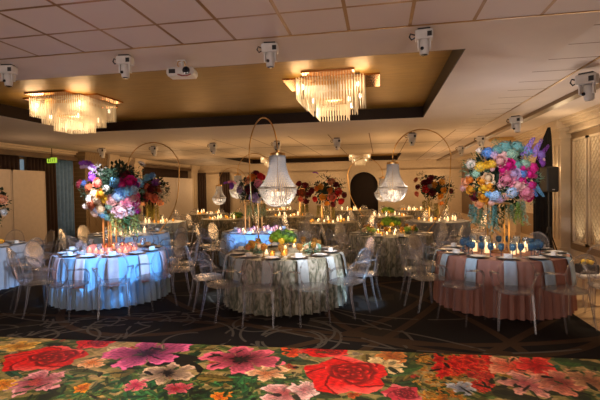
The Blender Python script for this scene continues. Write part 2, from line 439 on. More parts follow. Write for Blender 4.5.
struct('window_1', MB().box(XL, XL + .03, 12.45, 12.75, .9, 2.9), pm('dusk_window', (.1, .16, .22), .1, emit=.35, ecol=(.35, .5, .62)), 'slit of bluish window between the brown curtains')
# pelmet
struct('trim_9', MB().box(XL, XL + .34, 8.0, 15.0, 2.98, 3.14), wood_brown, 'brown pelmet above the left curtains')
struct('trim_10', MB().box(XL, XL + .34, 19.8, 25.3, 2.98, 3.14), wood_brown, 'brown pelmet above the far left curtains')

# white folding screens
screen_m = pm('white_screen_fabric', (.66, .56, .47), .6, var=.04)
def screen(y0, y1, x, lab):
    t = thing('screen', lab, 'screen', (x, (y0 + y1) / 2, 0)); h = (y1 - y0) / 2 - .015
    link('panel', MB().box(-.015, .015, -h + .03, h - .03, .07, 2.47).mesh('panel', screen_m, False), t)
    m = MB().box(-.025, .025, -h, -h + .04, 0, 2.5).box(-.025, .025, h - .04, h, 0, 2.5).box(-.025, .025, -h, h, 2.46, 2.5).box(-.025, .025, -h, h, .05, .09)
    link('frame', m.mesh('frame', screen_m, False), t)
    link('foot', MB().box(-.2, .2, -h + .02, -h + .08, 0, .03).mesh('foot', white_plastic, False), t)
    link('foot', MB().box(-.2, .2, h - .08, h - .02, 0, .03).mesh('foot', white_plastic, False), t)
XS = XL + .62
screen(10.2, 11.62, XS, 'tall white screen partly cut off by the left frame edge')
screen(11.62, 12.98, XS, 'tall white screen right of the one at the frame edge')
screen(20.2, 22.6, XS, 'cream screen below the far left curtain, nearer one')
screen(22.6, 24.8, XS, 'cream screen below the far left curtain, further one')

# exit signs
exit_green = emis('exit_green', (.50, .75, .06), .9)
sign_dark = pm('sign_dark', (.02, .05, .01), .5)
LET = {'E': [(0, 0, .25, 1), (0, 0, 1, .2), (0, .4, .8, .6), (0, .8, 1, 1)], 'I': [(.38, 0, .62, 1)], 'T': [(.38, 0, .62, 1), (0, .8, 1, 1)]}
def exit_sign(px0, px1, py0, py1, Y, lab):
    a, b = at(px0, py1, Y=Y), at(px1, py0, Y=Y); w, h = b.x - a.x, b.z - a.z
    t = thing('exit_sign', lab, 'exit sign', (a.x, Y, a.z))
    link('panel', MB().box(0, w, 0, .05, 0, h).mesh('panel', exit_green, False), t)
    m = MB(); cw = w * .14; ch = h * .6
    for i, c in enumerate('EXIT'):
        x = w * .14 + i * w * .2; z = h * .2
        if c == 'X':
            for s in (0, 1):
                m.add([(x + (cw * .8 if s else 0), -.004, z), (x + (cw if s else cw * .2), -.004, z), (x + (cw * .2 if s else cw), -.004, z + ch), (x + (0 if s else cw * .8), -.004, z + ch)], [(0, 1, 2, 3)])
        else:
            for x0, z0, x1, z1 in LET[c]: m.box(x + x0 * cw, x + x1 * cw, -.004, 0, z + z0 * ch, z + z1 * ch)
    link('lettering', m.mesh('lettering', sign_dark, False), t)
    m = MB().tube([(w / 2, .025, h), (w / 2, .025, ZC - a.z)], .012)
    link('hanger', m.mesh('hanger', dark_brown), t)
exit_sign(47, 56, 157.5, 163, 13.6, 'green exit sign in front of the blue sheer curtain')
exit_sign(104.5, 111, 165, 169.2, 16.9, 'green exit sign behind the tall left flowers')

# small ceiling fittings on the right
p = at(502, 138, z=ZC)
t = tag(link('ceiling_vent', MB().bevbox(-.35, .35, -.3, .3, -.1, 0, .02).mesh('ceiling_vent', pm('amber_panel', (.5, .32, .1), .4), False), None, (p.x, p.y, ZC)), 'amber box fitted to the ceiling above the tall right flowers', 'ceiling fitting')

# ------------------------------------------------------------------ printed floor
def floral():
    P0, P1 = at(0, 337, z=.02), at(600, 359.5, z=.02)
    U = (P1 - P0); L = U.length; U.normalize(); V = Vector((U.y, -U.x, 0))
    u0, u1, v1 = -1.6, L + 1.2, 2.2
    nu, nv = 1150, 240
    us = np.linspace(u0, u1, nu); vs = np.linspace(0, v1, nv)
    UU, VV = np.meshgrid(us, vs); A = np.zeros((nv, nu, 3))
    rg = np.random.RandomState(3)
    def uv(px, py):
        q = at(px, py, z=.02) - P0; return q.dot(U), q.dot(V)
    def S(px, py): return (at(px + 1, py, z=.02) - at(px, py, z=.02)).length
    A[:] = (.30, .24, .10)
    def wob(k, ph, sc_): return np.sin(UU * k + ph + 2 * np.sin(VV * k * .7 + ph)) * np.cos(VV * k * 1.2 + ph * 2) * sc_
    base = wob(5, 1, 1) + wob(11, 2, .6) + wob(23, 4, .4)
    def put(mask, colr):
        m_ = np.clip(mask, 0, 1)[..., None]; A[:] = A * (1 - m_) + m_ * colr
    one = np.ones_like(UU)[..., None]
    C3 = lambda c: one * np.array(c)
    put((base > .3) * .9, C3((.46, .33, .16))); put((base < -.4) * .9, C3((.07, .11, .03))); put((base < -.95) * .9, C3((.02, .03, .012)))
    def polar(cu, cv, ru, rv, rot=0, wp=1.0):
        x, y = (UU - cu + wp * .016 * np.sin(VV * 31 + cu * 9) + wp * .008 * np.sin(VV * 71 + UU * 40)) / ru, (VV - cv + wp * .016 * np.sin(UU * 29 + cv * 7) + wp * .008 * np.sin(UU * 67 - VV * 33)) / rv; x, y = x * math.cos(rot) + y * math.sin(rot), -x * math.sin(rot) + y * math.cos(rot)
        return np.hypot(x, y), np.arctan2(y, x)
    def lerp(a, b, t): t = np.clip(t, 0, 1)[..., None]; return np.array(a) * (1 - t) + np.array(b) * t
    GU, GV, GA, G1 = UU, VV, A, one
    def win(cu, cv, ru, rv):
        nonlocal UU, VV, A, one
        i0, i1 = np.searchsorted(us, (cu - ru, cu + ru)); j0, j1 = np.searchsorted(vs, (cv - rv, cv + rv))
        if i1 <= i0 or j1 <= j0: return False
        UU, VV, A, one = GU[j0:j1, i0:i1], GV[j0:j1, i0:i1], GA[j0:j1, i0:i1], G1[j0:j1, i0:i1]
        return True
    def leaf(cu, cv, ln_, wd, ang, colr):
        if not win(cu, cv, ln_ + wd, ln_ + wd): return
        x, y = UU - cu, VV - cv; x, y = x * math.cos(ang) + y * math.sin(ang), -x * math.sin(ang) + y * math.cos(ang)
        x = x / ln_; w_ = wd * np.sqrt(np.clip(1 - x * x, 0, 1)) * (1 - .35 * x)
        mk = (np.abs(x) < 1) & (np.abs(y) < w_)
        sh = .75 + .5 * (y > 0) - .5 * (np.abs(y) < .006) + .12 * np.sin(x * 26 + np.abs(y) * 120)
        put(mk * .95, np.clip(np.array(colr) * sh[..., None], 0, 1))
    def rose(cu, cv, ru, rv, dark, mid, light, rot=0, ph=0):
        if not win(cu, cv, max(ru, rv) * 1.25, max(ru, rv) * 1.25): return
        rho, th = polar(cu, cv, ru, rv, rot, .5)
        put(rho * (1 + .10 * np.sin(5 * th + ph) + .03 * np.sin(11 * th)) < 1, C3(mid))
        rim = rho * (1 + .10 * np.sin(5 * th + ph) + .03 * np.sin(11 * th))
        sw = np.sin(2.5 * th + ph + 4 * rho); put((rim < 1) * (sw > .2) * (rho > .45), lerp(mid, light, (rim - .55) * 1.6)); put((rim < .99) * (np.abs(sw) < .16) * (rho > .4), C3(dark))
        rho, th = polar(cu + .18 * ru, cv - .12 * rv, ru * .66, rv * .66, rot, .3)
        rho = rho * (1 + .10 * np.sin(3 * th + ph) + .04 * np.sin(7 * th))
        nl = 5; rr_ = 1.0
        for k in range(nl):
            r2 = rr_ - (.22 - .02 * k); npet = 5 if k < 3 else 4
            wv = .16 * np.abs(np.sin(npet / 2 * th + ph + k * 1.3))
            t_ = (rho - (r2 - .05) - wv) / (rr_ - r2 + .05)
            inn = (rho < rr_ - wv * .3)
            c_ = lerp(dark, mid, t_ * 1.6); c_ = np.where((t_ > .72)[..., None], lerp(mid, light, (t_ - .72) / .22), c_)
            put(inn * (rho > r2 - .1), c_); rr_ = r2
            if rr_ < .12: break
        put(rho < .1, C3(dark))
    def lily(cu, cv, ru, rv, npet, dark, light, rot=0, heart=.28, hcol=None):
        if not win(cu, cv, ru * 1.2, rv * 1.2): return
        rho, th = polar(cu, cv, ru, rv)
        pet = np.abs(np.cos(npet / 2 * (th - rot + .10 * np.sin(2 * th + rot * 9)))) ** .27 * (1 + .05 * np.sin(17 * th) + .10 * np.sin(2 * th + rot * 5))
        mk = rho < pet
        t_ = rho / np.maximum(pet, .05)
        c_ = lerp(dark, light, t_ * 1.15 - .1) * (1 - .22 * (np.sin(34 * th + rho * 5) > .4) * (t_ < .9))[..., None]
        val = np.clip(np.abs(np.cos(npet / 2 * (th - rot + .10 * np.sin(2 * th + rot * 9)))) * 2.2, 0, 1); c_ = c_ * (.42 + .58 * val)[..., None]
        c_ = np.where(((t_ > .86) & (val > .9))[..., None], np.array(light) * 1.15, c_)
        put(mk, np.clip(c_, 0, 1))
        if hcol is not None: put(rho < heart * (1 + .4 * np.sin(9 * th)), C3(hcol))
    greens = [(.06, .13, .04), (.03, .08, .035), (.12, .17, .05), (.17, .16, .05), (.04, .12, .07), (.20, .14, .04)]
    for k in range(330):
        leaf(rg.uniform(u0, u1), rg.uniform(0, v1), rg.uniform(.07, .2), rg.uniform(.025, .06), rg.uniform(0, 6.3), greens[rg.randint(6)])
    for k in range(240):
        c_ = [(.5, .12, .02), (.55, .33, .06), (.5, .36, .2), (.05, .2, .12), (.5, .07, .05), (.40, .30, .2)][rg.randint(6)]
        lily(rg.uniform(u0, u1), rg.uniform(0, v1), *([rg.uniform(.03, .065)] * 2), 5, np.array(c_) * .6, c_, rg.uniform(0, 6))
    # green undergrowth towards the near left, ochre blossoms right of centre
    for k in range(260):
        u_, v_ = uv(rg.uniform(60, 320), rg.uniform(374, 402)); leaf(u_, v_, rg.uniform(.04, .1), rg.uniform(.018, .035), rg.uniform(0, 6.3), [(.05, .16, .06), (.08, .22, .08), (.03, .08, .04), (.14, .2, .06)][rg.randint(4)])
    for k in range(170):
        u_, v_ = uv(rg.uniform(415, 470), rg.uniform(352, 402)); r_ = rg.uniform(.02, .045); lily(u_, v_, r_, r_, 5, (.3, .14, .02), [(.6, .34, .07), (.55, .22, .03), (.3, .26, .08)][rg.randint(3)], rg.uniform(0, 6))
    RED = ((.26, .004, .008), (.62, .018, .02), (.85, .22, .18)); PNK = ((.30, .03, .06), (.62, .16, .20), (.80, .42, .40))
    def R_(px, py, hx, hy, cols, rot=0, ph=0):
        u_, v_ = uv(px, py); s_ = S(px, py); sv = abs(uv(px, py + 2)[1] - uv(px, py - 2)[1]) / 4
        rose(u_, v_, hx * s_, hy * sv, *cols, rot, ph)
    def L_(px, py, hx, hy, n_, dark, light, rot=0, heart=.28, hcol=None):
        u_, v_ = uv(px, py); s_ = S(px, py); sv = abs(uv(px, py + 2)[1] - uv(px, py - 2)[1]) / 4
        lily(u_, v_, hx * s_, hy * sv, n_, dark, light, rot, heart, hcol)
    def F_(px, py, hx, wd, ang, colr):
        u_, v_ = uv(px, py); leaf(u_, v_, hx * S(px, py), wd, ang, colr)
    for a in ((180, 358, 24, .11, .1, (.010, .012, .008)), (190, 365, 20, .07, .5, (.012, .014, .008)), (165, 362, 18, .09, -.4, (.010, .012, .008)), (272, 376, 15, .07, .2, (.14, .14, .04)), (215, 378, 20, .07, .1, (.24, .17, .05)), (122, 373, 11, .11, 1.2, (.22, .16, .05)), (410, 368, 16, .08, -.5, (.06, .13, .04)), (400, 374, 14, .04, -.3, (.07, .14, .05)), (320, 394, 22, .08, .2, (.05, .07, .03)),
              (60, 368, 24, .06, -.2, (.06, .09, .03)), (350, 362, 13, .06, .3, (.12, .13, .05)), (500, 391, 24, .10, .35, (.09, .08, .03)), (520, 397, 26, .08, .3, (.04, .045, .02)), (572, 362, 16, .12, .1, (.05, .11, .03)), (595, 366, 12, .12, .2, (.05, .09, .03)), (560, 391, 20, .10, .3, (.05, .05, .02)), (305, 362, 14, .06, .1, (.08, .1, .04)), (85, 372, 18, .06, .1, (.10, .12, .04))): F_(*a)
    L_(20, 346, 18, 6, 5, (.45, .2, .02), (.68, .42, .12), .4); R_(95, 343, 18, 5.5, RED, 0, 1); L_(118, 350, 14, 4, 6, (.5, .4, .25), (.65, .52, .33))
    L_(92, 363, 13, 6, 5, (.65, .22, .03), (.75, .45, .26), .2); L_(36, 382, 26, 15, 5, (.32, .02, .06), (.72, .36, .36), .25, .2, (.5, .12, .1)); L_(83, 388, 9, 6, 6, (.5, .12, .01), (.75, .32, .03)); L_(5, 384, 14, 6, 5, (.6, .2, .02), (.75, .42, .06))
    L_(147, 353, 40, 16, 5, (.10, .005, .06), (.60, .16, .28), .5, .2, (.04, .004, .02)); L_(168, 373, 26, 12, 6, (.10, .06, .04), (.56, .40, .28), .3, .22, (.02, .015, .01))
    L_(136, 385, 11, 7, 6, (.5, .03, .1), (.66, .2, .22)); L_(178, 388, 15, 6, 7, (.42, .03, .06), (.58, .16, .18)); L_(222, 396, 11, 5, 6, (.6, .14, .01), (.75, .3, .04))
    L_(242, 359, 40, 15, 6, (.13, .004, .02), (.70, .18, .24), .2, .22, (.03, .002, .01)); L_(268, 373, 20, 8, 5, (.6, .24, .1), (.74, .48, .3), .5); L_(285, 394, 26, 13, 5, (.5, .14, .14), (.76, .46, .42), .1); L_(292, 352, 12, 5, 5, (.6, .05, .01), (.72, .16, .04))
    R_(325, 351.5, 24, 5.5, RED, 0, 2); L_(306, 389, 16, 10, 5, (.5, .2, .2), (.76, .52, .46), .6); L_(392, 356, 16, 7, 6, (.4, .12, .02), (.60, .26, .07)); L_(384, 365, 22, 8, 6, (.6, .42, .2), (.68, .5, .28))
    for k in range(46):
        L_(470 + rg.uniform(-32, 24), 365 + rg.uniform(-10, 9), 6, 4.5, 5, (.4, .01, .01), [(.80, .07, .03), (.72, .03, .03), (.80, .18, .08)][rg.randint(3)], rg.uniform(0, 6))
    for k in range(20):
        L_(482 + rg.uniform(-10, 10), 381 + rg.uniform(-7, 7), 5, 4, 5, (.3, .02, .02), (.6, .08, .05), rg.uniform(0, 6))
    L_(462, 388, 13, 8, 6, (.25, .25, .3), (.5, .48, .46), .3); L_(512, 367, 24, 12, 5, (.7, .12, .06), (.80, .36, .22), .3); L_(536, 366, 20, 11, 5, (.5, .01, .02), (.76, .1, .07), .5); L_(528, 384, 26, 13, 6, (.45, .12, .12), (.66, .36, .28), .2)
    L_(560, 382, 26, 12, 6, (.3, .06, .05), (.58, .26, .17), .7); L_(590, 380, 20, 12, 5, (.3, .12, .06), (.48, .28, .15), .2)
    for k in range(10): R_([-60, -110, 640, 690, 90, 200, 430, 540, 20, 330][k], [360, 372, 370, 390, 425, 420, 425, 420, 420, 425][k], 30, 14, [RED, PNK][k % 2], 0, k)
    # leaves that lap over the blossoms' edges, then the brush's patchy tone
    for k in range(150):
        u_, v_ = uv(rg.uniform(0, 600), rg.uniform(345, 400)); leaf(u_, v_, rg.uniform(.03, .09), rg.uniform(.012, .028), rg.uniform(0, 6.3), [(.015, .03, .012), (.05, .11, .03), (.02, .05, .02), (.09, .12, .04), (.01, .012, .008), (.30, .25, .13)][rg.randint(6)])
    R_(44, 358, 38, 13, RED, -.15, .5); R_(346, 374, 40, 18, RED, .1, 1.2); R_(402, 394, 18, 9, ((.2, .01, .03), (.5, .06, .09), (.68, .26, .24)), 0, 2)
    UU, VV, A, one = GU, GV, GA, G1
    tone = 1 + .16 * np.sin(UU * 37 + 3 * np.sin(VV * 23)) * np.sin(VV * 41 + 2 * np.sin(UU * 19)) + .12 * np.sin(UU * 83 + 2 * np.sin(VV * 51)) * np.sin(VV * 77) + .05 * rg.randn(nv, nu)
    A *= tone[..., None]; A.clip(0, 1, out=A)
    pts = np.zeros((nv, nu, 3))
    for i in range(3): pts[..., i] = P0[i] + UU * U[i] + VV * V[i]
    pts[..., 2] = .02
    me = bpy.data.meshes.new('dance_floor_wrap')
    vsl = pts.reshape(-1, 3).tolist(); N = len(vsl)
    idx = np.arange(N).reshape(nv, nu)
    quads = np.stack([idx[:-1, :-1], idx[1:, :-1], idx[1:, 1:], idx[:-1, 1:]], -1).reshape(-1, 4).tolist()
    bd = list(idx[0]) + list(idx[1:, -1]) + list(idx[-1, -2::-1]) + list(idx[-2:0:-1, 0])
    low = [(vsl[b][0], vsl[b][1], 0.0) for b in bd]; nb = len(bd)
    quads += [(int(bd[i]), int(bd[(i + 1) % nb]), N + (i + 1) % nb, N + i) for i in range(nb)]
    me.from_pydata(vsl + low, [], quads)
    ca = me.color_attributes.new('print', 'FLOAT_COLOR', 'POINT')
    full = np.ones((N + nb, 4), dtype=np.float32); full[:N, :3] = np.clip(1.35 * A.reshape(-1, 3) ** 1.45, 0, 1); full[N:, :3] = (.45, .38, .3)
    ca.data.foreach_set('color', full.ravel())
    m_, nt, out = new_mat('printed_vinyl')
    b = nt.nodes.new('ShaderNodeBsdfPrincipled'); at_ = nt.nodes.new('ShaderNodeVertexColor'); at_.layer_name = 'print'
    nt.links.new(at_.outputs['Color'], b.inputs['Base Color']); b.inputs['Roughness'].default_value = .55; b.inputs['Specular IOR Level'].default_value = .25
    nt.links.new(b.outputs[0], out.inputs['Surface']); me.materials.append(m_)
    tag(link('dance_floor', me), 'low dance floor printed with large red roses and pink lilies', 'dance floor')
floral()

# ------------------------------------------------------------------ ghost chairs
def chair_parts():
    P = {}
    m = MB()                                                        # seat: rounded slab with a thick rim
    out = []
    for i in range(28):
        a = 2 * PI * i / 28; cx, sx = math.cos(a), math.sin(a)
        e = .6; x = math.copysign(abs(cx) ** e, cx); y = math.copysign(abs(sx) ** e, sx)
        w = .225 + .02 * y; out.append((x * w, y * .215))
    vs = [(x * .97, y * .97, .435) for x, y in out] + [(x, y, .445) for x, y in out] + [(x, y, .46) for x, y in out] + [(x * .93, y * .93, .468) for x, y in out] + [(0, 0, .464), (0, 0, .437)]
    fs = []
    for k in range(3):
        for i in range(28): j = (i + 1) % 28; fs.append((k * 28 + i, k * 28 + j, k * 28 + 28 + j, k * 28 + 28 + i))
    for i in range(28): j = (i + 1) % 28; fs += [(84 + i, 84 + j, 112), (j, i, 113)]
    P['seat'] = [m.add(vs, fs)]
    m = MB(); rim = []                                              # oval back, dished, with a thick rim
    def bp(x, z): return (x, -.215 - (z - .46) * .20 + .30 * (x * x), z)
    for i in range(32):
        a = 2 * PI * i / 32; rim.append(bp(.20 * math.cos(a), .70 + .235 * math.sin(a)))
    m.tube(rim, .011, 6, True)
    R = []
    for rr_ in (.97, .65, .33):
        R += [bp(.20 * rr_ * math.cos(2 * PI * i / 32), .70 + .235 * rr_ * math.sin(2 * PI * i / 32)) for i in range(32)]
    fs = []
    for k in range(2):
        for i in range(32): j = (i + 1) % 32; fs.append((k * 32 + i, k * 32 + j, k * 32 + 32 + j, k * 32 + 32 + i))
    fs += [(64 + i, 64 + (i + 1) % 32, 96) for i in range(32)]
    m.add(R + [bp(0, .7)], fs)
    for s in (-1, 1): m.tube([(s * .17, -.20, .455), (s * .165, -.215, .52), (s * .17, -.228, .58)], .012, 6)
    P['backrest'] = [m]
    P['arm'] = []; P['leg'] = []
    for s in (-1, 1):
        pts = [bp(s * .195, .70), (s * .235, -.19, .695), (s * .262, -.08, .685), (s * .268, .02, .665), (s * .258, .085, .61), (s * .242, .105, .54), (s * .228, .11, .455)]
        P['arm'].append(MB().tube(pts, [.012, .013, .014, .014, .013, .012, .012], 6, False, 1.3))
        P['leg'].append(MB().tube([(s * .205, .175, .44), (s * .212, .190, .22), (s * .217, .205, 0)], [.021, .016, .012], 6))
        P['leg'].append(MB().tube([(s * .180, -.175, .44), (s * .190, -.205, .25), (s * .200, -.265, 0)], [.021, .016, .012], 6))
    return P
CP = chair_parts()
CH = {k: [b.mesh('chair_' + k, acrylic) for b in v] for k, v in CP.items()}
_m = MB()
for v in CP.values():
    for b in v: _m.add(b.v, b.f)
CH_WHOLE = _m.mesh('ghost_chair', acrylic)
placed = []; tables = []
def chair(x, y, rz, key, tpl, group, whole=False):
    if whole:
        o = link('ghost_chair', CH_WHOLE, None, (x, y, 0), (0, 0, rz)); tag(o, tpl, 'chair', group)
    else:
        o = thing('ghost_chair', tpl, 'chair', (x, y, 0), rz, group)
        for k, lst in CH.items():
            for me in lst: link(k, me, o)
    placed.append((x, y)); in_row(o, key, tpl, (x, y, .7)); return o

# ------------------------------------------------------------------ tables
def cloth_mesh(R, mat, seed, folds=42, h=.76):
    r = random.Random(seed); NA = 240; m = MB(); vs = []; fs = []
    ph = [r.uniform(0, 6.28) for _ in range(4)]
    def off(a, t):
        w = .5 + .5 * math.sin(folds * a + 2.2 * math.sin(3 * a + ph[0]) + ph[1])
        return t * (.008 + .068 * w + .014 * math.sin(folds * 2.3 * a + ph[2]))
    prof = [(.0, 0), (.02, .012), (.07, .12), (.2, .3), (.4, .55), (.6, .75), (.8, .9), (1, 1)]
    for i in range(NA):
        a = 2 * PI * i / NA
        vs.append((R * .5 * math.cos(a), R * .5 * math.sin(a), h))
    for tz, to in prof:
        for i in range(NA):
            a = 2 * PI * i / NA; rr_ = R + off(a, to)
            z = h - .004 * (tz > 0) - tz * (h - .008)
            vs.append((rr_ * math.cos(a), rr_ * math.sin(a), max(z, .004)))
    n_ = len(prof) + 1
    for k in range(n_ - 1):
        for i in range(NA): j = (i + 1) % NA; fs.append((k * NA + i, k * NA + j, (k + 1) * NA + j, (k + 1) * NA + i))
    vs.append((0, 0, h)); c = len(vs) - 1
    fs += [(i, c, (i + 1) % NA) for i in range(NA)]
    fs = [tuple(reversed(f)) for f in fs]
    return m.add(vs, fs).mesh('tablecloth', mat)
def damask(name, a, b, c, sc_=13):
    m, nt, out = new_mat(name)
    tc = nt.nodes.new('ShaderNodeTexCoord'); bs = nt.nodes.new('ShaderNodeBsdfPrincipled'); bs.inputs['Roughness'].default_value = .5
    nz = nt.nodes.new('ShaderNodeTexNoise'); nz.inputs['Scale'].default_value = sc_; nz.inputs['Detail'].default_value = 5; nz.inputs['Distortion'].default_value = 1.6
    mp = nt.nodes.new('ShaderNodeMapping'); mp.inputs['Scale'].default_value = (1, 1, .45); nt.links.new(tc.outputs['Object'], mp.inputs['Vector']); nt.links.new(mp.outputs[0], nz.inputs['Vector'])
    rp = nt.nodes.new('ShaderNodeValToRGB'); e = rp.color_ramp.elements
    e[0].position = .38; e[0].color = list(a) + [1]; e[1].position = .62; e[1].color = list(c) + [1]
    x = e.new(.5); x.color = list(b) + [1]
    nt.links.new(nz.outputs['Fac'], rp.inputs['Fac']); nt.links.new(rp.outputs[0], bs.inputs['Base Color']); nt.links.new(bs.outputs[0], out.inputs['Surface'])
    return m
satin_blue = pm('pale_blue_satin', (.36, .48, .60), .34, var=.06, scale=3)
dam = damask('sage_damask', (.10, .11, .07), (.30, .28, .20), (.48, .44, .35))
dam2 = damask('olive_damask', (.07, .065, .035), (.19, .16, .09), (.34, .28, .17))
pink_cloth = pm('dusty_pink_linen', (.36, .16, .12), .6, var=.08, scale=5)
red_cloth = pm('blue_satin_dark_hem', (.42, .46, .55), .45, var=.08, scale=3)
slate_cloth = pm('slate_linen', (.20, .21, .22), .6)
plate_m = pm('dark_charger', (.03, .025, .024), .3); plate_w = pm('white_china', (.72, .70, .68), .25)
nap_blue = pm('pale_blue_napkin', (.40, .52, .64), .6); nap_pink = pm('pale_pink_napkin', (.70, .40, .36), .6); nap_cream = pm('cream_napkin', (.58, .52, .44), .6)
box_m = pm('white_card', (.78, .74, .70), .5)
PL = MB().lathe([(0, 0), (.09, .001), (.10, .004), (.155, .012), (.157, .015), (.10, .008), (0, .006)], 28).mesh('charger', plate_m)
PLW = MB().lathe([(0, .006), (.07, .007), (.105, .015), (.107, .018), (.07, .011), (0, .010)], 24).mesh('china_plate', plate_w)
BOX = MB().bevbox(-.05, .05, -.03, .03, 0, .055, .004).mesh('favour_box', box_m)
def goblet(mat, key, hs=1.0):
    b = MB().lathe([(.004, .085), (.03, .095), (.043, .125), (.044, .155), (.038, .185), (.036, .185), (.041, .155), (.04, .127), (.027, .099), (0, .092)], 16, cap=False).mesh('bowl', mat)
    s = MB().lathe([(.034, 0), (.034, .003), (.008, .008), (.005, .02), (.005, .08), (.012, .088)], 14).mesh('stem', mat)
    return b, s
GOB = {'blue': goblet(blue_glass, 'b'), 'amber': goblet(amber_glass, 'a'), 'clear': goblet(glass, 'c')}
def votive(mat, r=.042, h=.085, ch=.04):
    g = MB().lathe([(0, 0), (r * .8, 0), (r, .012), (r * 1.03, h * .6), (r * .92, h), (r * .86, h), (r * .95, h * .6), (r * .9, .014), (0, .008)], 16, cap=False).mesh('glass', mat)
    c = MB().lathe([(0, .009), (r * .72, .009), (r * .72, ch), (0, ch - .004)], 12).mesh('candle', wax)
    f = MB().lathe([(0, ch), (.008, ch + .012), (.006, ch + .025), (0, ch + .042)], 8, cap=False).mesh('flame', flame_m)
    return g, c, f
VOT = {'rose': votive(rose_glass, .052, .10, .05), 'lilac': votive(lilac_glass, .05, .10, .05), 'clear': votive(glass), 'amber': votive(amber_glass), 'tall': votive(glass, .055, .26, .13), 'tall2': votive(glass, .05, .20, .11)}

GAIN = {'warm_light': 1.65, 'wall_washer': 1.7, 'stage_beam': 3.0, 'candle_glow': .75, 'chandelier_light': 1.7, 'house_fill': 1.6}
def light(kind, loc, energy, col, size=.1, aim=None, spot=45, blend=.5, name='lamp'):
    d = bpy.data.lights.new(name, kind); d.energy = energy * GAIN.get(name, 1); d.color = col
    if kind == 'AREA': d.size = size
    else: d.shadow_soft_size = size
    if kind == 'SPOT': d.spot_size = math.radians(spot); d.spot_blend = blend
    o = bpy.data.objects.new(name, d); C.objects.link(o); o.location = loc
    if aim is not None: o.rotation_euler = (Vector(aim) - Vector(loc)).to_track_quat('-Z', 'Y').to_euler()
    return o

class Tbl: pass
def table(key, px, py, R, mat, lab, short, seed, center=None):
    t = Tbl()
    if center: c = Vector((center[0], center[1], 0))
    else:
        p = at(px, py, z=.76); d = Vector((p.x, p.y, 0)); c = d + d.normalized() * R
    t.c = c; t.R = R; t.key = key; t.short = short
    root = thing('round_table', lab, 'table', c); t.root = root
    link('tablecloth', cloth_mesh(R, mat, seed), root)
    # the board and its pedestal under the cloth
    tables.append(t); return t
T = {}
def mk(key, px, py, R, mat, lab, short, **k): T[key] = table(key, px, py, R, mat, lab, short, len(T) + 3, **k)
mk('front_blue', 112, 258, .86, satin_blue, 'round table in pale blue satin under the tall multicoloured flowers, front left', 'front blue satin table')
mk('front_damask', 285, 261, .90, dam, 'round table in sage damask with low green centrepiece, front centre', 'front damask table')
mk('pink', 500, 261, .90, pink_cloth, 'round table in dusty pink cloth with pale blue napkins', 'dusty pink table')
mk('edge_blue', -28, 251, .9, red_cloth, 'round blue table cut off by the left frame edge', 'blue table at left edge')
mk('second_blue', 130, 237, .9, satin_blue, 'round pale blue table behind the front blue satin table', 'second blue table')
mk('lilac', 260, 235, .9, satin_blue, 'round pale blue table with lilac candles behind the damask table', 'lilac candle table')
mk('second_damask', 390, 238, .88, dam, 'round damask table below the right crystal chandelier', 'second damask table')
mk('third_damask', 328, 224, .9, dam2, 'round olive damask table under the red and peach flowers', 'red flower table')
mk('slate', 437, 223, .9, slate_cloth, 'round slate table under burgundy and yellow flowers', 'burgundy flower table')
mk('far_olive', 290, 217.5, .9, dam2, 'round olive table under dark red flowers, left of the red flower table', 'dark red flower table')
mk('far_damask', 388, 217.5, .88, dam2, 'round damask table right behind the second damask table', 'third damask table')
mk('far_blue', 157, 224, .9, satin_blue, 'round table under purple and salmon flowers, behind the second blue table', 'salmon flower table')
mk('chandelier_far', 226, 220, .88, dam2, 'round table under the small chandelier beside the lilac candle table', 'small chandelier table')
mk('chandelier_farther', 208, 214.5, .88, dam2, 'round table under the farthest small chandelier on the left', 'farthest chandelier table')
mk('back_right', 415, 211, .88, dam2, 'round candlelit table near the back wall, right of the arch', 'table right of the arch')
mk('back_mid', 352, 211, .88, dam2, 'round candlelit table in front of the dark arch', 'table before the arch')
mk('back_left', 278, 211, .88, dam2, 'round candlelit table at the back behind the left chandelier', 'back table behind left chandelier')

OFFS = {'front_blue': .02, 'front_damask': .5, 'pink': .25, 'edge_blue': .1, 'second_blue': .3, 'lilac': .5}
NEAR = ('front_blue', 'front_damask', 'pink')
MIDS = ('edge_blue', 'second_blue', 'lilac', 'second_damask')
# one more chair turned to the right of the pink table, at the frame edge
p = at(587, 273, z=.45); placed.append((p.x, p.y))
p = at(604, 322, z=0)
o = chair(p.x + .1, p.y + .1, PI * .95, 'edge', 'clear acrylic chair on the parquet at the right frame edge', 'single acrylic chairs')

for key, t in T.items():
    nch = 12 if key in NEAR else 10 if key in MIDS else 8
    t.nch = nch; t.angles = []
    toward = math.atan2(-t.c.y, -t.c.x)
    for i in range(nch):
        a = toward + (i + OFFS.get(key, .5)) * 2 * PI / nch
        t.angles.append(a)
        rr_ = t.R + .31; x, y = t.c.x + rr_ * math.cos(a), t.c.y + rr_ * math.sin(a)
        if x < XL + .9 or x > XR - .35: continue
        if any(math.hypot(x - q[0], y - q[1]) < (.6 if key in NEAR else .7) for q in placed): continue
        if any(o is not t and math.hypot(x - o.c.x, y - o.c.y) < o.R + .42 for o in tables): continue
        px_ = proj((x, y, .6))[0]
        if px_ < -25 or px_ > 625: continue
        near = (Vector((x, y, 0)) - t.c).dot(Vector((-t.c.x, -t.c.y, 0))) > 0
        side = 'near' if near else 'far'
        chair(x, y, a + PI / 2 + rnd(-.12, .12), key + side, 'acrylic oval-back chair, {o}, %s side of %s' % (side, t.short), 'acrylic chairs around the ' + t.short, key not in NEAR + MIDS)
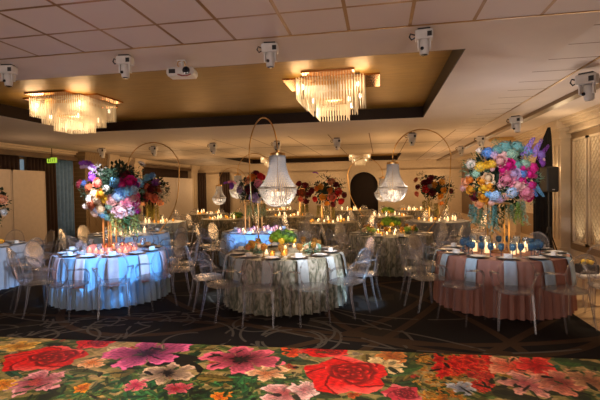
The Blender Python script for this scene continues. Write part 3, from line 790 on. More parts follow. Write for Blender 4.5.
# place settings
def settings(key, nap, lenr, boxes, gob, white=True, full=True):
    t = T[key]; c = t.c
    for i, a in enumerate(t.angles):
        near = math.cos(a - math.atan2(-c.y, -c.x)) > -.2
        if not near and not full: continue
        x, y = c.x + .82 * t.R * math.cos(a), c.y + .82 * t.R * math.sin(a); z = .76
        side = 'near' if near else 'far'
        if nap:
            R = t.R; da = .11
            path = [(.62 * R, .763), (.9 * R, .763), (R + .004, .764), (R + .024, .752), (R + .055, .66), (R + .072, .55), (R + .09, .76 - lenr)]
            def fn(u_, v_):
                k = v_ * (len(path) - 1); k0 = min(int(k), len(path) - 2); f_ = k - k0
                r_ = path[k0][0] + (path[k0 + 1][0] - path[k0][0]) * f_; z_ = path[k0][1] + (path[k0 + 1][1] - path[k0][1]) * f_
                s_ = (u_ - .5) * .15; aa = a + s_ / R
                r_ += .006 * math.sin(u_ * 9) * (v_ > .4)
                return (c.x + r_ * math.cos(aa), c.y + r_ * math.sin(aa), z_)
            o = link('napkin', MB().grid(fn, 8, 18).mesh('napkin', nap))
            sm = o.modifiers.new('thick', 'SOLIDIFY'); sm.thickness = .004; sm.offset = 1
            tpl = '%s napkin over edge, {o}, %s side of %s' % (nap.name.replace('_napkin', '').replace('_', ' '), side, t.short)
            tag(o, tpl, 'napkin', 'napkins on the ' + t.short); in_row(o, key + 'nap' + side, tpl, (x, y, z)); z = .768
        tpl = 'dark charger plate, {o}, %s side of %s' % (side, t.short)
        o = link('charger_plate', PL, None, (x, y, z)); tag(o, tpl, 'plate', 'charger plates on the ' + t.short); in_row(o, key + 'pl' + side, tpl, (x, y, z))
        if white:
            tpl = 'white china plate, {o}, %s side of %s' % (side, t.short)
            o = link('china_plate', PLW, None, (x, y, z + .002)); tag(o, tpl, 'plate', 'china plates on the ' + t.short); in_row(o, key + 'pw' + side, tpl, (x, y, z))
        if boxes and i % boxes == 0:
            tpl = 'white favour box on plate, {o}, %s side of %s' % (side, t.short)
            o = link('favour_box', BOX, None, (x, y, z + .0125), (0, 0, a + PI / 2)); tag(o, tpl, 'box', 'favour boxes on the ' + t.short); in_row(o, key + 'bx' + side, tpl, (x, y, z))
        if gob:
            for da_ in ((.17, -.10) if key == 'pink' else (.16,)):
                ga = a + da_; gr = t.R * (.60 if da_ > 0 else .56)
                gx, gy = c.x + gr * math.cos(ga), c.y + gr * math.sin(ga)
                tpl = '%s glass goblet, {o}, %s side of %s' % (gob, side, t.short)
                o = thing('goblet', tpl, 'glass', (gx, gy, .76), 0, gob + ' goblets on the ' + t.short)
                link('bowl', GOB[gob][0], o); link('stem', GOB[gob][1], o); in_row(o, key + 'gb' + side, tpl, (gx, gy, .8))
                t.taken.append((gx, gy))
for t in T.values(): t.taken = []
settings('front_blue', nap_pink, .42, 2, 'clear')
settings('front_damask', pm('pale_sage_napkin', (.40, .44, .44), .6), .34, 2, 'amber')
settings('pink', nap_blue, .36, 2, 'blue')
settings('edge_blue', None, 0, 2, None)
settings('second_blue', None, 0, 3, 'clear')
settings('lilac', None, 0, 3, None)
settings('second_damask', None, 0, 3, 'amber')

def candles(key, nn, kinds, rmin, rmax, energy, col=(1, .58, .25), zl=1.05):
    t = T[key]; r = random.Random(hash(key) % 1 + len(key) * 7 + nn); k = 0; tries = 0
    while k < nn and tries < 900:
        tries += 1
        a = r.uniform(0, 2 * PI); rad = r.uniform(rmin, rmax) * t.R
        x, y = t.c.x + rad * math.cos(a), t.c.y + rad * math.sin(a)
        if any(math.hypot(x - q[0], y - q[1]) < .125 for q in t.taken): continue
        t.taken.append((x, y)); kd = kinds[k % len(kinds)]; k += 1
        word = {'rose': 'rose glass votive candle', 'lilac': 'lilac glass votive candle', 'clear': 'clear glass votive candle', 'amber': 'amber glass votive candle', 'tall': 'candle in tall clear cylinder', 'tall2': 'candle in short clear cylinder'}[kd]
        tpl = 'lit %s, {o}, on %s' % (word, t.short)
        o = thing('votive_candle' if 'tall' not in kd else 'cylinder_candle', tpl, 'candle', (x, y, .76), 0, 'candles on the ' + t.short)
        for nm, me in zip(('glass', 'candle', 'flame'), VOT[kd]): link(nm, me, o)
        in_row(o, key + kd, tpl, (x, y, .8))
    if energy:
        for s in (-1, 1): light('POINT', (t.c.x + s * .3, t.c.y - .42, zl), energy / 2, col, .2, name='candle_glow')

# ------------------------------------------------------------------ flowers
def petal_fn(w, l, cup, curl, base=.15):
    def fn(u_, v_):
        x = (u_ - .5) * 2; ww = w * math.sin(PI * min(1, (v_ * .86 + .10))) ** .6
        s = v_ * l; lean = cup + curl * v_ * v_
        r = base * .3 + s * math.sin(lean); z = s * math.cos(lean) - .10 * w * (1 - x * x)
        return (r - .16 * w * (x * x), x * ww, z)
    return fn
def add_petals(m, nn, w, l, cup, curl, rot, z0=0, nu=3, nv=4):
    for k in range(nn):
        a = rot + 2 * PI * k / nn; ca, sa = math.cos(a), math.sin(a); fn = petal_fn(w, l, cup, curl)
        m.grid(lambda u_, v_: (lambda p: (p[0] * ca - p[1] * sa, p[0] * sa + p[1] * ca, p[2] + z0))(fn(u_, v_)), nu, nv)
def pompom(nn, w, flare, top, seed, name):
    """petals laid on a ball from the heart outwards, each cupped with its rim turned out"""
    r = random.Random(seed); m = MB()
    for k in range(nn):
        f_ = (k + .5) / nn; th = math.radians(8 + top * f_ ** .8); ph = k * 2.39996 + r.uniform(-.2, .2)
        er = Vector((math.sin(th) * math.cos(ph), math.sin(th) * math.sin(ph), math.cos(th)))
        et = Vector((math.cos(th) * math.cos(ph), math.cos(th) * math.sin(ph), -math.sin(th))); ea = er.cross(et)
        R0 = .42 + .52 * f_; ww = w * (.55 + .55 * f_) * r.uniform(.9, 1.12)
        def fn(u_, v_):
            x = (u_ - .5) * 2; y = v_
            wx = ww * (math.sin(PI * (.14 + .74 * y)) ** .7) * x
            lift = -.10 * x * x + flare * (y - .3) * y + .05 * math.sin(5 * x + k)
            d = er * (R0 * (.82 + lift)) - et * (ww * 1.5 * (y - .35)) * 1.0 + ea * wx
            return tuple(d)
        m.grid(fn, 4, 4)
    m.lathe([(0, -.55), (.4, -.4), (.5, 0), (.32, .35), (0, .42)], 10, cap=False)
    return m.mesh(name, box_m)
def fl_rose(): return pompom(17, .46, .30, 92, 1, 'rose')
def fl_peony(): return pompom(34, .36, .34, 100, 2, 'peony')
def fl_hyd(nn=120, seed=1):
    r = random.Random(seed); m = MB()
    for k in range(nn):
        z = 1 - 1.55 * (k + .5) / nn; th = k * 2.39996; q = math.sqrt(max(0, 1 - z * z))
        n_ = Vector((q * math.cos(th), q * math.sin(th), z)); a = n_.orthogonal().normalized(); b = n_.cross(a)
        c = n_ * r.uniform(.66, 1.0); c.z *= .8; ro = r.uniform(0, 6)
        for j in range(4):
            t_ = ro + j * PI / 2; d = a * math.cos(t_) + b * math.sin(t_); e = n_.cross(d)
            s = .145
            m.add([c, c + d * s * .7 + e * s * .5 + n_ * .05, c + d * s * 1.15 + n_ * .02, c + d * s * .7 - e * s * .5 + n_ * .05], [(0, 1, 2, 3)])
    return m.mesh('hydrangea', box_m)
def fl_delph():
    r = random.Random(4); m = MB()
    m.tube([(0, 0, 0), (0.03, 0, 1.2), (0, 0, 2.6)], [.04, .03, .015], 5)
    for k in range(46):
        z = .35 + 2.2 * k / 46; rad = .36 * (1 - .72 * k / 46); th = k * 2.4
        n_ = Vector((math.cos(th), math.sin(th), .25)).normalized(); c = Vector((0, 0, z)) + n_ * rad; a = Vector((-math.sin(th), math.cos(th), 0)); b = n_.cross(a); s = .20 * (1 - .5 * k / 46)
        for j in range(5):
            t_ = j * 2 * PI / 5; d = a * math.cos(t_) + b * math.sin(t_); e = n_.cross(d)
            m.add([c, c + d * s * .6 + e * s * .45 + n_ * .05, c + d * s * 1.1 + n_ * .06, c + d * s * .6 - e * s * .45 + n_ * .05], [(0, 1, 2, 3)])
    return m.mesh('delphinium', box_m)
def fl_orchid():
    m = MB(); pts = [(0, 0, 0), (.25, 0, .7), (.7, 0, 1.2), (1.3, 0, 1.35), (1.9, 0, 1.2)]
    m.tube(pts, .03, 5)
    for k in range(8):
        f_ = .35 + .65 * k / 7; q = f_ * 4; i = min(int(q), 3); P = Vector(pts[i]).lerp(Vector(pts[i + 1]), q - i) + Vector((0, (.16 if k % 2 else -.16), -.05))
        n_ = Vector((.2, 1 if k % 2 else -1, .3)).normalized(); n_ = Vector((.1, -1, .2)).normalized() if k % 3 else n_
        a = n_.orthogonal().normalized(); b = n_.cross(a)
        for j in range(5):
            t_ = j * 2 * PI / 5; d = a * math.cos(t_) + b * math.sin(t_); e = n_.cross(d); s = .27
            m.add([P, P + d * s * .6 + e * s * .5 + n_ * .04, P + d * s * 1.1, P + d * s * .6 - e * s * .5 + n_ * .04], [(0, 1, 2, 3)])
    return m.mesh('orchid', box_m)
def fl_anem():
    m = MB(); add_petals(m, 7, .42, .95, 1.2, -.1, 0); add_petals(m, 6, .36, .8, 1.05, -.1, .3, .02); return m.mesh('anemone', box_m)
HEART = MB().lathe([(0, .02), (.24, .04), (.30, .14), (.2, .25), (0, .28)], 12).mesh('flower_heart', pm('flower_heart', (.015, .01, .012), .7))
def fl_leafclump(nn, seed, L=.33, W=.10, shell=.55):
    r = random.Random(seed); m = MB()
    for k in range(nn):
        n_ = Vector((r.gauss(0, 1), r.gauss(0, 1), r.gauss(0, 1))).normalized(); p = n_ * r.uniform(shell, .95)
        d = (n_ + Vector((r.uniform(-1, 1), r.uniform(-1, 1), r.uniform(-1, 1))) * .8).normalized(); e = d.orthogonal().normalized(); e = Matrix.Rotation(r.uniform(0, 6), 3, d) @ e; g = d.cross(e)
        l = L * r.uniform(.6, 1.3); w = W * r.uniform(.7, 1.2)
        m.add([p, p + d * l * .35 + e * w + g * w * .3, p + d * l * .7 + e * w * .75 + g * w * .2, p + d * l, p + d * l * .7 - e * w * .75 + g * w * .2, p + d * l * .35 - e * w + g * w * .3, p + d * l * .5], [(0, 1, 6), (1, 2, 6), (2, 3, 6), (3, 4, 6), (4, 5, 6), (5, 0, 6)])
    return m.mesh('foliage', box_m)
def fl_trail(seed, nst=9, L=1.0):
    r = random.Random(seed); m = MB()
    for s in range(nst):
        x, y = r.uniform(-.22, .22), r.uniform(-.2, .2); l = L * r.uniform(.55, 1.1); dx, dy = r.uniform(-.2, .2), r.uniform(-.2, .2)
        path = [(x + dx * t_ * t_, y + dy * t_ * t_, -l * t_ + .06 * math.sin(t_ * 3)) for t_ in (0, .25, .5, .75, 1)]
        m.tube(path, .006, 4)
        for k in range(20):
            t_ = (k + .5) / 20; p = Vector((x + dx * t_ * t_, y + dy * t_ * t_, -l * t_)); th = r.uniform(0, 6.3)
            d = Vector((math.cos(th), math.sin(th), -.5)).normalized(); e = d.cross(Vector((0, 0, 1))).normalized(); q = r.uniform(.10, .19)
            m.add([p, p + d * q * .5 + e * q * .25, p + d * q, p + d * q * .5 - e * q * .25], [(0, 1, 2, 3)])
    return m.mesh('trailing_foliage', box_m)
FM = {'rose': fl_rose(), 'peony': fl_peony(), 'hydrangea': fl_hyd(), 'delphinium': fl_delph(), 'orchid': fl_orchid(), 'anemone': fl_anem(),
      'foliage': fl_leafclump(150, 2), 'trailing_foliage': fl_trail(3), 'leaf_spray': fl_leafclump(70, 9, .5, .05, .3)}
PETAL = {'white': (.75, .68, .62), 'cream': (.78, .60, .40), 'yellow': (.80, .50, .04), 'gold': (.78, .36, .03), 'peach': (.80, .38, .20), 'salmon': (.75, .22, .15), 'orange': (.75, .22, .03), 'red': (.60, .02, .025),
         'burgundy': (.14, .008, .018), 'magenta': (.65, .015, .24), 'pink': (.78, .28, .40), 'blush': (.80, .48, .47), 'lavender': (.55, .40, .66), 'purple': (.25, .06, .40), 'violet': (.32, .20, .62), 'blue': (.10, .28, .72), 'sky': (.16, .46, .80), 'ice': (.34, .52, .80),
         'teal': (.14, .36, .36), 'mint': (.30, .52, .40), 'navy': (.03, .05, .16), 'green': (.035, .085, .03), 'dark': (.012, .028, .014), 'lime': (.22, .36, .06), 'sage': (.12, .24, .15), 'grey': (.30, .30, .28), 'rust': (.35, .08, .03), 'moss': (.13, .25, .015), 'olive': (.22, .19, .04)}
def pmat(c): return pm('petal_' + c, PETAL[c], .6, var=.2, scale=9, spec=.3)
def blossom(root, base, kind, colr, pos, size, dirv, rr_):
    q = dirv.to_track_quat('Z', 'Y'); e = (q.to_matrix() @ Matrix.Rotation(rr_.uniform(0, 6.3), 3, 'Z')).to_euler()
    if kind == 'trailing_foliage': e = (0, 0, rr_.uniform(0, 6))
    if kind == 'orchid': e = (0, 0, 0 if dirv.x > 0 else PI)
    o = link('foliage' if kind == 'leaf_spray' else kind, FM[kind], root, pos - base, e, (size,) * 3, pmat(colr))
    if kind == 'anemone': link('flower_heart', HEART, o)
    return o
def stand(root, w, h, posts=4, foot=True):
    for sx in (-1, 1):
        for sy in (-1, 1):
            link('post', MB().box(sx * w - .011, sx * w + .011, sy * w - .011, sy * w + .011, 0, h).mesh('post', gold, False), root)
    for nm, z in (('base_frame', 0), ('top_frame', h)):
        m = MB(); q = w + .011
        m.box(-q, q, -q, -q + .022, z, z + .016).box(-q, q, q - .022, q, z, z + .016).box(-q, -q + .022, -q + .022, q - .022, z, z + .016).box(q - .022, q, -q + .022, q - .022, z, z + .016)
        link(nm, m.mesh(nm, gold, False), root)
    link('tray', MB().box(-w, w, -w, w, h + .016, h + .028).mesh('tray', gold, False), root)
def arrangement(key, label, pxc, pyc, spx, spy, items, stand_px, hst, wst=.13, depth=None, fol=5, folc='dark', base_off=(0, 0)):
    t = T[key]
    Y = t.c.y; bx = at(stand_px, 230, Y=Y).x
    base = Vector((bx, Y, .76)); root = thing('flower_arrangement', label, 'flower arrangement', base)
    t.taken += [(bx + i * .1, Y + j * .1) for i in (-1, 0, 1) for j in (-1, 0, 1)]
    stand(root, wst, hst)
    ctr = at(pxc, pyc, Y=Y); sx = spx * (at(pxc + 1, pyc, Y=Y) - ctr).length; sz = spy * (at(pxc + 1, pyc, Y=Y) - ctr).length
    rr_ = random.Random(len(items) * 3 + int(pxc))
    dp = depth or min(sx, sz) * .8
    for k in range(fol):
        a = k * 2 * PI / fol
        o = link('foliage', FM['foliage'], root, ctr - base + Vector((sx * .38 * math.cos(a), dp * .30, sz * .38 * math.sin(a))), (rr_.uniform(0, 6), rr_.uniform(0, 6), 0), (sx * .52, dp * .6, sz * .5), pmat(folc))
    # the wet foam ball the stems are pushed into
    link('foam_ball', MB().lathe([(.0, -.5), (.3, -.42), (.5, 0), (.3, .42), (0, .5)], 12).mesh('foam_ball', pmat('dark')), root, ctr - base, (0, 0, 0), (sx * .8, dp * .8, sz * .8))
    link('stem_bundle', MB().tube([(0, 0, hst + .02), (0, 0, max(hst + .06, ctr.z - .76))], .05, 8).mesh('stem_bundle', pmat('green')), root, (0, 0, 0))
    extra = []
    if len(items) > 38:
        for it in items:
            if it[2] in ('peony', 'rose', 'hydrangea'):
                a = rr_.uniform(0, 6.28); q = it[4] * rr_.uniform(.8, 1.15)
                extra.append((it[0] + q * math.cos(a), it[1] + q * math.sin(a) * .9, rr_.choice(['rose', 'leaf_spray', 'hydrangea', 'leaf_spray']), None, it[4] * .55, .97))
                e_ = extra[-1]; extra[-1] = e_[:3] + ((rr_.choice(['sage', 'green', 'mint', 'dark']) if e_[2] == 'leaf_spray' else rr_.choice([it[3], it[3], 'white', 'blush'])),) + e_[4:]
    for it in items + extra:
        px, py, kind, colr, spix = it[:5]
        dx, dz = (px - pxc) / spx, (pyc - py) / spy
        d2 = min(.97, dx * dx + dz * dz)
        off = dp * math.sqrt(1 - d2) * (it[5] if len(it) > 5 else 1)
        pos = at(px, py, Y=Y - off)
        sc_ = spix * (pos - Vector((0, 0, EYE))).dot(fw) / F
        dirv = Vector((dx * .9, -math.sqrt(1 - d2) - .1, dz * .9 + .1)).normalized()
        if kind == 'delphinium': dirv = Vector((dx, -.15, dz + (it[6] if len(it) > 6 else 0))).normalized()
        if kind == 'hydrangea': sc_ *= .82
        elif kind in ('peony', 'rose'): sc_ *= .92
        blossom(root, base, kind, colr, pos, sc_, dirv, rr_)
    return root
H, P_, R_, D_, O_, A_, L_, TR = 'hydrangea', 'peony', 'rose', 'delphinium', 'orchid', 'anemone', 'leaf_spray', 'trailing_foliage'
pink_items = [
 (505, 147, H, 'teal', 9), (517, 147, H, 'teal', 9), (527, 151, H, 'sky', 7), (497, 150, H, 'teal', 7), (488, 153, H, 'blue', 8), (494, 155, H, 'lavender', 6), (512, 154, H, 'mint', 8), (520, 156, L_, 'sage', 10),
 (480, 167, H, 'yellow', 7), (487, 166, R_, 'yellow', 6), (492, 164, H, 'yellow', 6), (482, 181, R_, 'gold', 6), (488, 178, P_, 'cream', 7), (484, 188, R_, 'yellow', 6), (490, 186, R_, 'gold', 6),
 (471, 164, H, 'white', 7), (470, 171, L_, 'sage', 9), (476, 174, H, 'mint', 6), (500, 161, P_, 'blush', 8.5), (509, 165, P_, 'magenta', 8), (503, 170, R_, 'magenta', 6), (507, 179, P_, 'pink', 10), (514, 174, P_, 'lavender', 8),
 (512, 192, H, 'ice', 8), (495, 196, H, 'ice', 8), (500, 199, H, 'lavender', 6), (488, 194, H, 'sky', 5), (533, 168, H, 'magenta', 7), (529, 174, R_, 'magenta', 6.5), (523, 168, R_, 'magenta', 6), (522, 159, D_, 'violet', 9, .7, .5), (531, 158, D_, 'violet', 8, .6, .8), (537, 160, D_, 'purple', 7, .4, .7), (541, 155, H, 'violet', 6), (542, 163, H, 'purple', 5),
 (525, 164, H, 'mint', 7), (518, 165, H, 'teal', 6), (526, 192, P_, 'pink', 10), (518, 185, P_, 'blush', 8), (521, 180, R_, 'magenta', 6), (531, 186, H, 'magenta', 7), (529, 197, P_, 'magenta', 6.5), (527, 181, D_, 'blue', 7, .8, -.9), (534, 184, D_, 'sky', 6, .4, -.9), (523, 174, H, 'blue', 6),
 (483, 197, P_, 'gold', 6.5), (480, 203, R_, 'peach', 6.5), (471, 190, P_, 'gold', 6), (475, 196, P_, 'burgundy', 6.5), (466, 182, R_, 'peach', 6), (464, 188, R_, 'blush', 5), (470, 180, R_, 'orange', 5), (478, 190, L_, 'green', 8), (497, 186, L_, 'dark', 10), (503, 190, L_, 'green', 9), (535, 178, L_, 'sage', 8), (478, 158, L_, 'green', 8),
 (474, 204, TR, 'teal', 22, .7), (479, 206, TR, 'sage', 22, .8), (492, 205, TR, 'teal', 26, .8), (498, 206, TR, 'green', 26, .3), (516, 202, TR, 'lime', 22, .8), (521, 201, TR, 'mint', 24, .5), (510, 204, TR, 'sage', 18, .9)]
arrangement('pink', 'very tall arrangement of yellow, pink, magenta and violet flowers on the dusty pink table', 503, 176, 42, 38, pink_items, 498, .72, .12)
blue_items = [
 (97, 174, O_, 'purple', 8, .6), (94, 175, O_, 'lavender', 7, .7), (95, 172, O_, 'purple', 8, .5), (98, 170, L_, 'grey', 7), (92, 178, P_, 'purple', 5.5), (80, 184, P_, 'burgundy', 5.5), (84, 184, P_, 'navy', 5), (98, 183, P_, 'salmon', 7), (89, 188, R_, 'rust', 6), (95, 193, R_, 'cream', 6), (106, 188, H, 'white', 5), (101, 194, P_, 'gold', 6.5), (106, 199, P_, 'yellow', 6), (98, 200, R_, 'cream', 6), (90, 199, P_, 'white', 6), (93, 205, P_, 'rust', 7.5), (101, 209, P_, 'cream', 6.5), (95, 213, R_, 'white', 5.5), (103, 214, H, 'sky', 6), (108, 217, H, 'teal', 6), (96, 209, H, 'ice', 5), (88, 192, L_, 'dark', 8),
 (115, 182, H, 'sky', 7.5), (125, 175, P_, 'burgundy', 6.5), (122, 185, H, 'magenta', 5.5), (130, 182, P_, 'magenta', 8), (134, 185, P_, 'purple', 5.5), (120, 191, H, 'blue', 7.5), (127, 192, H, 'sky', 8), (133, 190, H, 'ice', 7), (139, 183, H, 'sky', 7), (137, 178, L_, 'sage', 8), (112, 200, P_, 'blush', 7), (117, 196, H, 'ice', 7), (127, 201, P_, 'pink', 7), (133, 197, P_, 'blush', 6), (120, 210, P_, 'blush', 10.5), (128, 205, R_, 'blush', 6), (136, 196, H, 'magenta', 5.5), (136, 203, H, 'magenta', 6), (137, 211, H, 'magenta', 5.5), (131, 207, L_, 'grey', 7), (110, 206, H, 'mint', 6),
 (111, 178, 'foliage', 'dark', 8), (118, 175, 'foliage', 'dark', 8), (127, 172, 'foliage', 'dark', 7), (106, 176, 'foliage', 'dark', 7), (134, 174, L_, 'dark', 8), (110, 188, L_, 'dark', 10), (122, 170, L_, 'dark', 8),
 (141, 165, A_, 'white', 5, .3), (114, 211, TR, 'olive', 22), (122, 213, TR, 'olive', 26, .8), (131, 212, TR, 'olive', 24, .8), (126, 212, TR, 'green', 22), (135, 210, TR, 'olive', 22, .6)]
arrangement('front_blue', 'tall arrangement of purple, cream, sky blue and magenta flowers on the front blue satin table', 111, 192, 32, 30, blue_items, 110, .66, .07)
salmon_items = [
 (147, 178, H, 'sky', 6), (152, 176, H, 'blue', 5), (156, 183, P_, 'purple', 5), (144, 186, P_, 'burgundy', 5), (152, 189, P_, 'burgundy', 6), (146, 197, P_, 'burgundy', 6), (150, 195, P_, 'salmon', 5.5), (155, 198, P_, 'salmon', 6), (148, 187, R_, 'salmon', 4), (159, 190, R_, 'rust', 5), (163, 196, L_, 'grey', 8), (164, 190, L_, 'grey', 7), (160, 202, R_, 'peach', 4.5), (143, 203, R_, 'peach', 4), (142, 192, H, 'teal', 5), (151, 205, TR, 'olive', 16), (156, 205, TR, 'olive', 16), (148, 204, TR, 'olive', 16, .6)]
arrangement('far_blue', 'tall arrangement of burgundy, salmon and purple flowers behind the tall left flowers', 153, 190, 15, 17, salmon_items, 153, .75, .12, fol=4)
lil_items = [
 (237, 187, O_, 'pink', 4.5, .5), (233, 188, O_, 'purple', 4.5, .6), (240, 190, P_, 'lavender', 5), (232, 186, P_, 'purple', 4.5), (252, 178, P_, 'orange', 5.5), (248, 182, R_, 'peach', 4.5), (261, 177, P_, 'red', 5.5), (258, 184, P_, 'pink', 5.5), (262, 188, P_, 'burgundy', 5), (250, 190, P_, 'burgundy', 5.5), (254, 197, P_, 'lavender', 6), (258, 200, H, 'white', 4.5), (246, 196, L_, 'dark', 8), (244, 186, L_, 'dark', 8), (266, 194, L_, 'dark', 7), (256, 173, P_, 'burgundy', 4.5), (249, 203, TR, 'olive', 15), (257, 204, TR, 'olive', 16), (263, 203, TR, 'olive', 14)]
arrangement('lilac', 'tall arrangement of orchids, orange and lavender flowers on the lilac candle table', 251, 189, 17, 17, lil_items, 254, .72, .16, fol=5)
red_items = [
 (331, 182, P_, 'peach', 5), (326, 180, L_, 'dark', 8), (321, 187, P_, 'gold', 4), (323, 197, P_, 'gold', 4.5), (317, 189, R_, 'orange', 3.5), (332, 197, P_, 'salmon', 5.5), (330, 191, R_, 'orange', 4), (338, 192, P_, 'red', 5), (341, 201, P_, 'red', 4.5), (315, 199, P_, 'red', 4), (312, 191, P_, 'burgundy', 4.5), (336, 185, P_, 'burgundy', 4), (340, 184, L_, 'dark', 6), (319, 176, O_, 'purple', 3, .5), (327, 203, R_, 'gold', 3.5), (344, 195, P_, 'burgundy', 4), (333, 204, R_, 'burgundy', 4), (325, 206, TR, 'olive', 14), (332, 206, TR, 'olive', 14), (319, 205, TR, 'olive', 12)]
arrangement('third_damask', 'tall arrangement of red, salmon and orange flowers on the red flower table', 328, 192, 18, 15, red_items, 327, .8, .14, fol=5)
dk = [(299, 184, P_, 'burgundy', 4), (305, 186, P_, 'burgundy', 4.5), (302, 193, P_, 'rust', 4.5), (308, 194, P_, 'burgundy', 4.5), (297, 192, P_, 'burgundy', 4), (301, 199, P_, 'salmon', 3.5), (306, 201, P_, 'burgundy', 4), (310, 187, L_, 'dark', 5), (296, 199, L_, 'dark', 5), (302, 204, TR, 'olive', 12), (306, 204, TR, 'olive', 12)]
arrangement('far_olive', 'tall arrangement of dark red flowers left of the red and salmon arrangement', 303, 192, 9.5, 12, dk, 303, 1.0, .1, fol=4)
bg = [(434, 185, P_, 'gold', 4), (426, 189, P_, 'red', 4.5), (429, 182, P_, 'burgundy', 5), (424, 183, P_, 'burgundy', 4), (431, 178, P_, 'burgundy', 4.5), (432, 192, P_, 'burgundy', 4.5), (437, 189, L_, 'dark', 6), (430, 186, H, 'grey', 3.5), (442, 182, H, 'gold', 4.5), (443, 190, R_, 'gold', 4), (440, 196, R_, 'gold', 4), (441, 203, R_, 'orange', 3.5), (448, 188, L_, 'dark', 7), (451, 191, P_, 'burgundy', 3.5), (449, 195, L_, 'green', 6), (446, 180, L_, 'grey', 5), (418, 187, P_, 'burgundy', 3.5), (416, 180, P_, 'rust', 3.5), (417, 194, P_, 'salmon', 3.5), (421, 176, L_, 'dark', 5), (430, 199, TR, 'olive', 14), (437, 203, TR, 'olive', 14), (424, 200, TR, 'olive', 13), (445, 199, TR, 'olive', 13)]
arrangement('slate', 'tall arrangement of burgundy and yellow flowers on the burgundy flower table', 434, 188, 20, 13, bg, 434, .78, .14, fol=5)

ed = [(2, 200, P_, 'peach', 6), (-6, 192, P_, 'cream', 7), (3, 212, R_, 'white', 4.5), (1, 241, R_, 'gold', 4), (-8, 206, P_, 'salmon', 7), (-16, 196, H, 'white', 8), (-4, 220, L_, 'green', 7), (-22, 208, P_, 'pink', 8), (-12, 185, L_, 'sage', 8)]
arrangement('edge_blue', 'tall arrangement of peach and cream flowers cut off by the left frame edge', -16, 204, 20, 22, ed, -18, .7, .12, fol=4)
# low centrepieces
def low_green(key, px, py, w, lab):
    t = T[key]; Y = t.c.y; c = at(px, py, Y=Y); s = (at(px + 1, py, Y=Y) - c).length
    root = thing('centrepiece', lab, 'flower centrepiece', (c.x, Y, .76)); base = Vector((c.x, Y, .76))
    r = w * s; hz = max(.06, c.z - .76 - r * .45)
    link('pedestal', MB().lathe([(.08, 0), (.08, .008), (.015, .03), (.012, hz - .04), (.06, hz - .01), (.10, hz)], 18).mesh('pedestal', glass), root)
    link('moss_ball', MB().lathe([(0, -.5), (.6, -.4), (.95, -.05), (.8, .3), (.4, .5), (0, .55)], 18).mesh('moss_ball', pmat('moss')), root, (0, 0, c.z - .76), (0, 0, 0), (r * .9, r * .9, r * .75))
    rr_ = random.Random(int(px))
    for k in range(26):
        th = k * 2.4; z = -.35 + 1.3 * (k + .5) / 26; q = math.sqrt(max(.02, 1 - min(1, z * z)))
        d = Vector((q * math.cos(th), q * math.sin(th), z))
        blossom(root, base, H, ['moss', 'lime', 'moss', 'green', 'moss'][k % 5] if z > -.12 else ['yellow', 'lime'][k % 2], base + Vector((d.x * r * .88, d.y * r * .88, c.z - .76 + d.z * r * .5)), r * .26, d, rr_)
    for i in range(-2, 3):
        for j in range(-2, 3): t.taken.append((c.x + i * .07, Y + j * .07))
low_green('front_damask', 283, 238, 13, 'yellow-green domed centrepiece on a glass pedestal, front damask table')
low_green('second_damask', 391, 222.5, 10, 'yellow-green domed centrepiece under the right crystal chandelier')
low_green('far_damask', 388, 211, 6.5, 'small yellow-green centrepiece behind the one under the right chandelier')
low_green('chandelier_far', 237, 216, 6, 'yellow-green centrepiece on the small chandelier table')
def low_bunch(key, px, py, rad, cols, lab):
    t = T[key]; p = at(px, py, z=.76); base = Vector((p.x, p.y, .76)); root = thing('flower_bowl', lab, 'flower centrepiece', base)
    link('bowl', MB().lathe([(0, 0), (rad * .5, 0), (rad * .8, .06), (rad * .75, .06), (rad * .45, .01), (0, .01)], 18, cap=False).mesh('bowl', glass), root)
    rr_ = random.Random(int(px * 3))
    link('foliage', FM['foliage'], root, (0, 0, .07), (0, 0, 0), (rad, rad, rad * .6), pmat('sage'))
    for k in range(9):
        a = k * 2.4; q = rad * math.sqrt(k / 9) * .9; d = Vector((math.cos(a) * q / rad, math.sin(a) * q / rad, .7)).normalized()
        blossom(root, base, [R_, P_, H][k % 3], cols[k % len(cols)], base + Vector((math.cos(a) * q, math.sin(a) * q, .09 + .05 * (1 - q / rad))), rad * .36, d, rr_)
    t.taken += [(p.x + i * .1, p.y + j * .1) for i in (-1, 0, 1) for j in (-1, 0, 1)]
low_bunch('front_damask', 255, 253, .17, ['gold', 'cream', 'mint', 'peach'], 'low bowl of cream and golden flowers, left side of the front damask table')
low_bunch('front_damask', 311, 253, .14, ['mint', 'white', 'sage', 'cream'], 'low bowl of pale green flowers, right side of the front damask table')
low_bunch('second_damask', 368, 235, .16, ['moss', 'cream', 'lime'], 'low bowl of greenish flowers, left side of the second damask table')
low_bunch('second_damask', 410, 234, .16, ['cream', 'lime', 'moss'], 'low bowl of greenish flowers, right side of the second damask table')

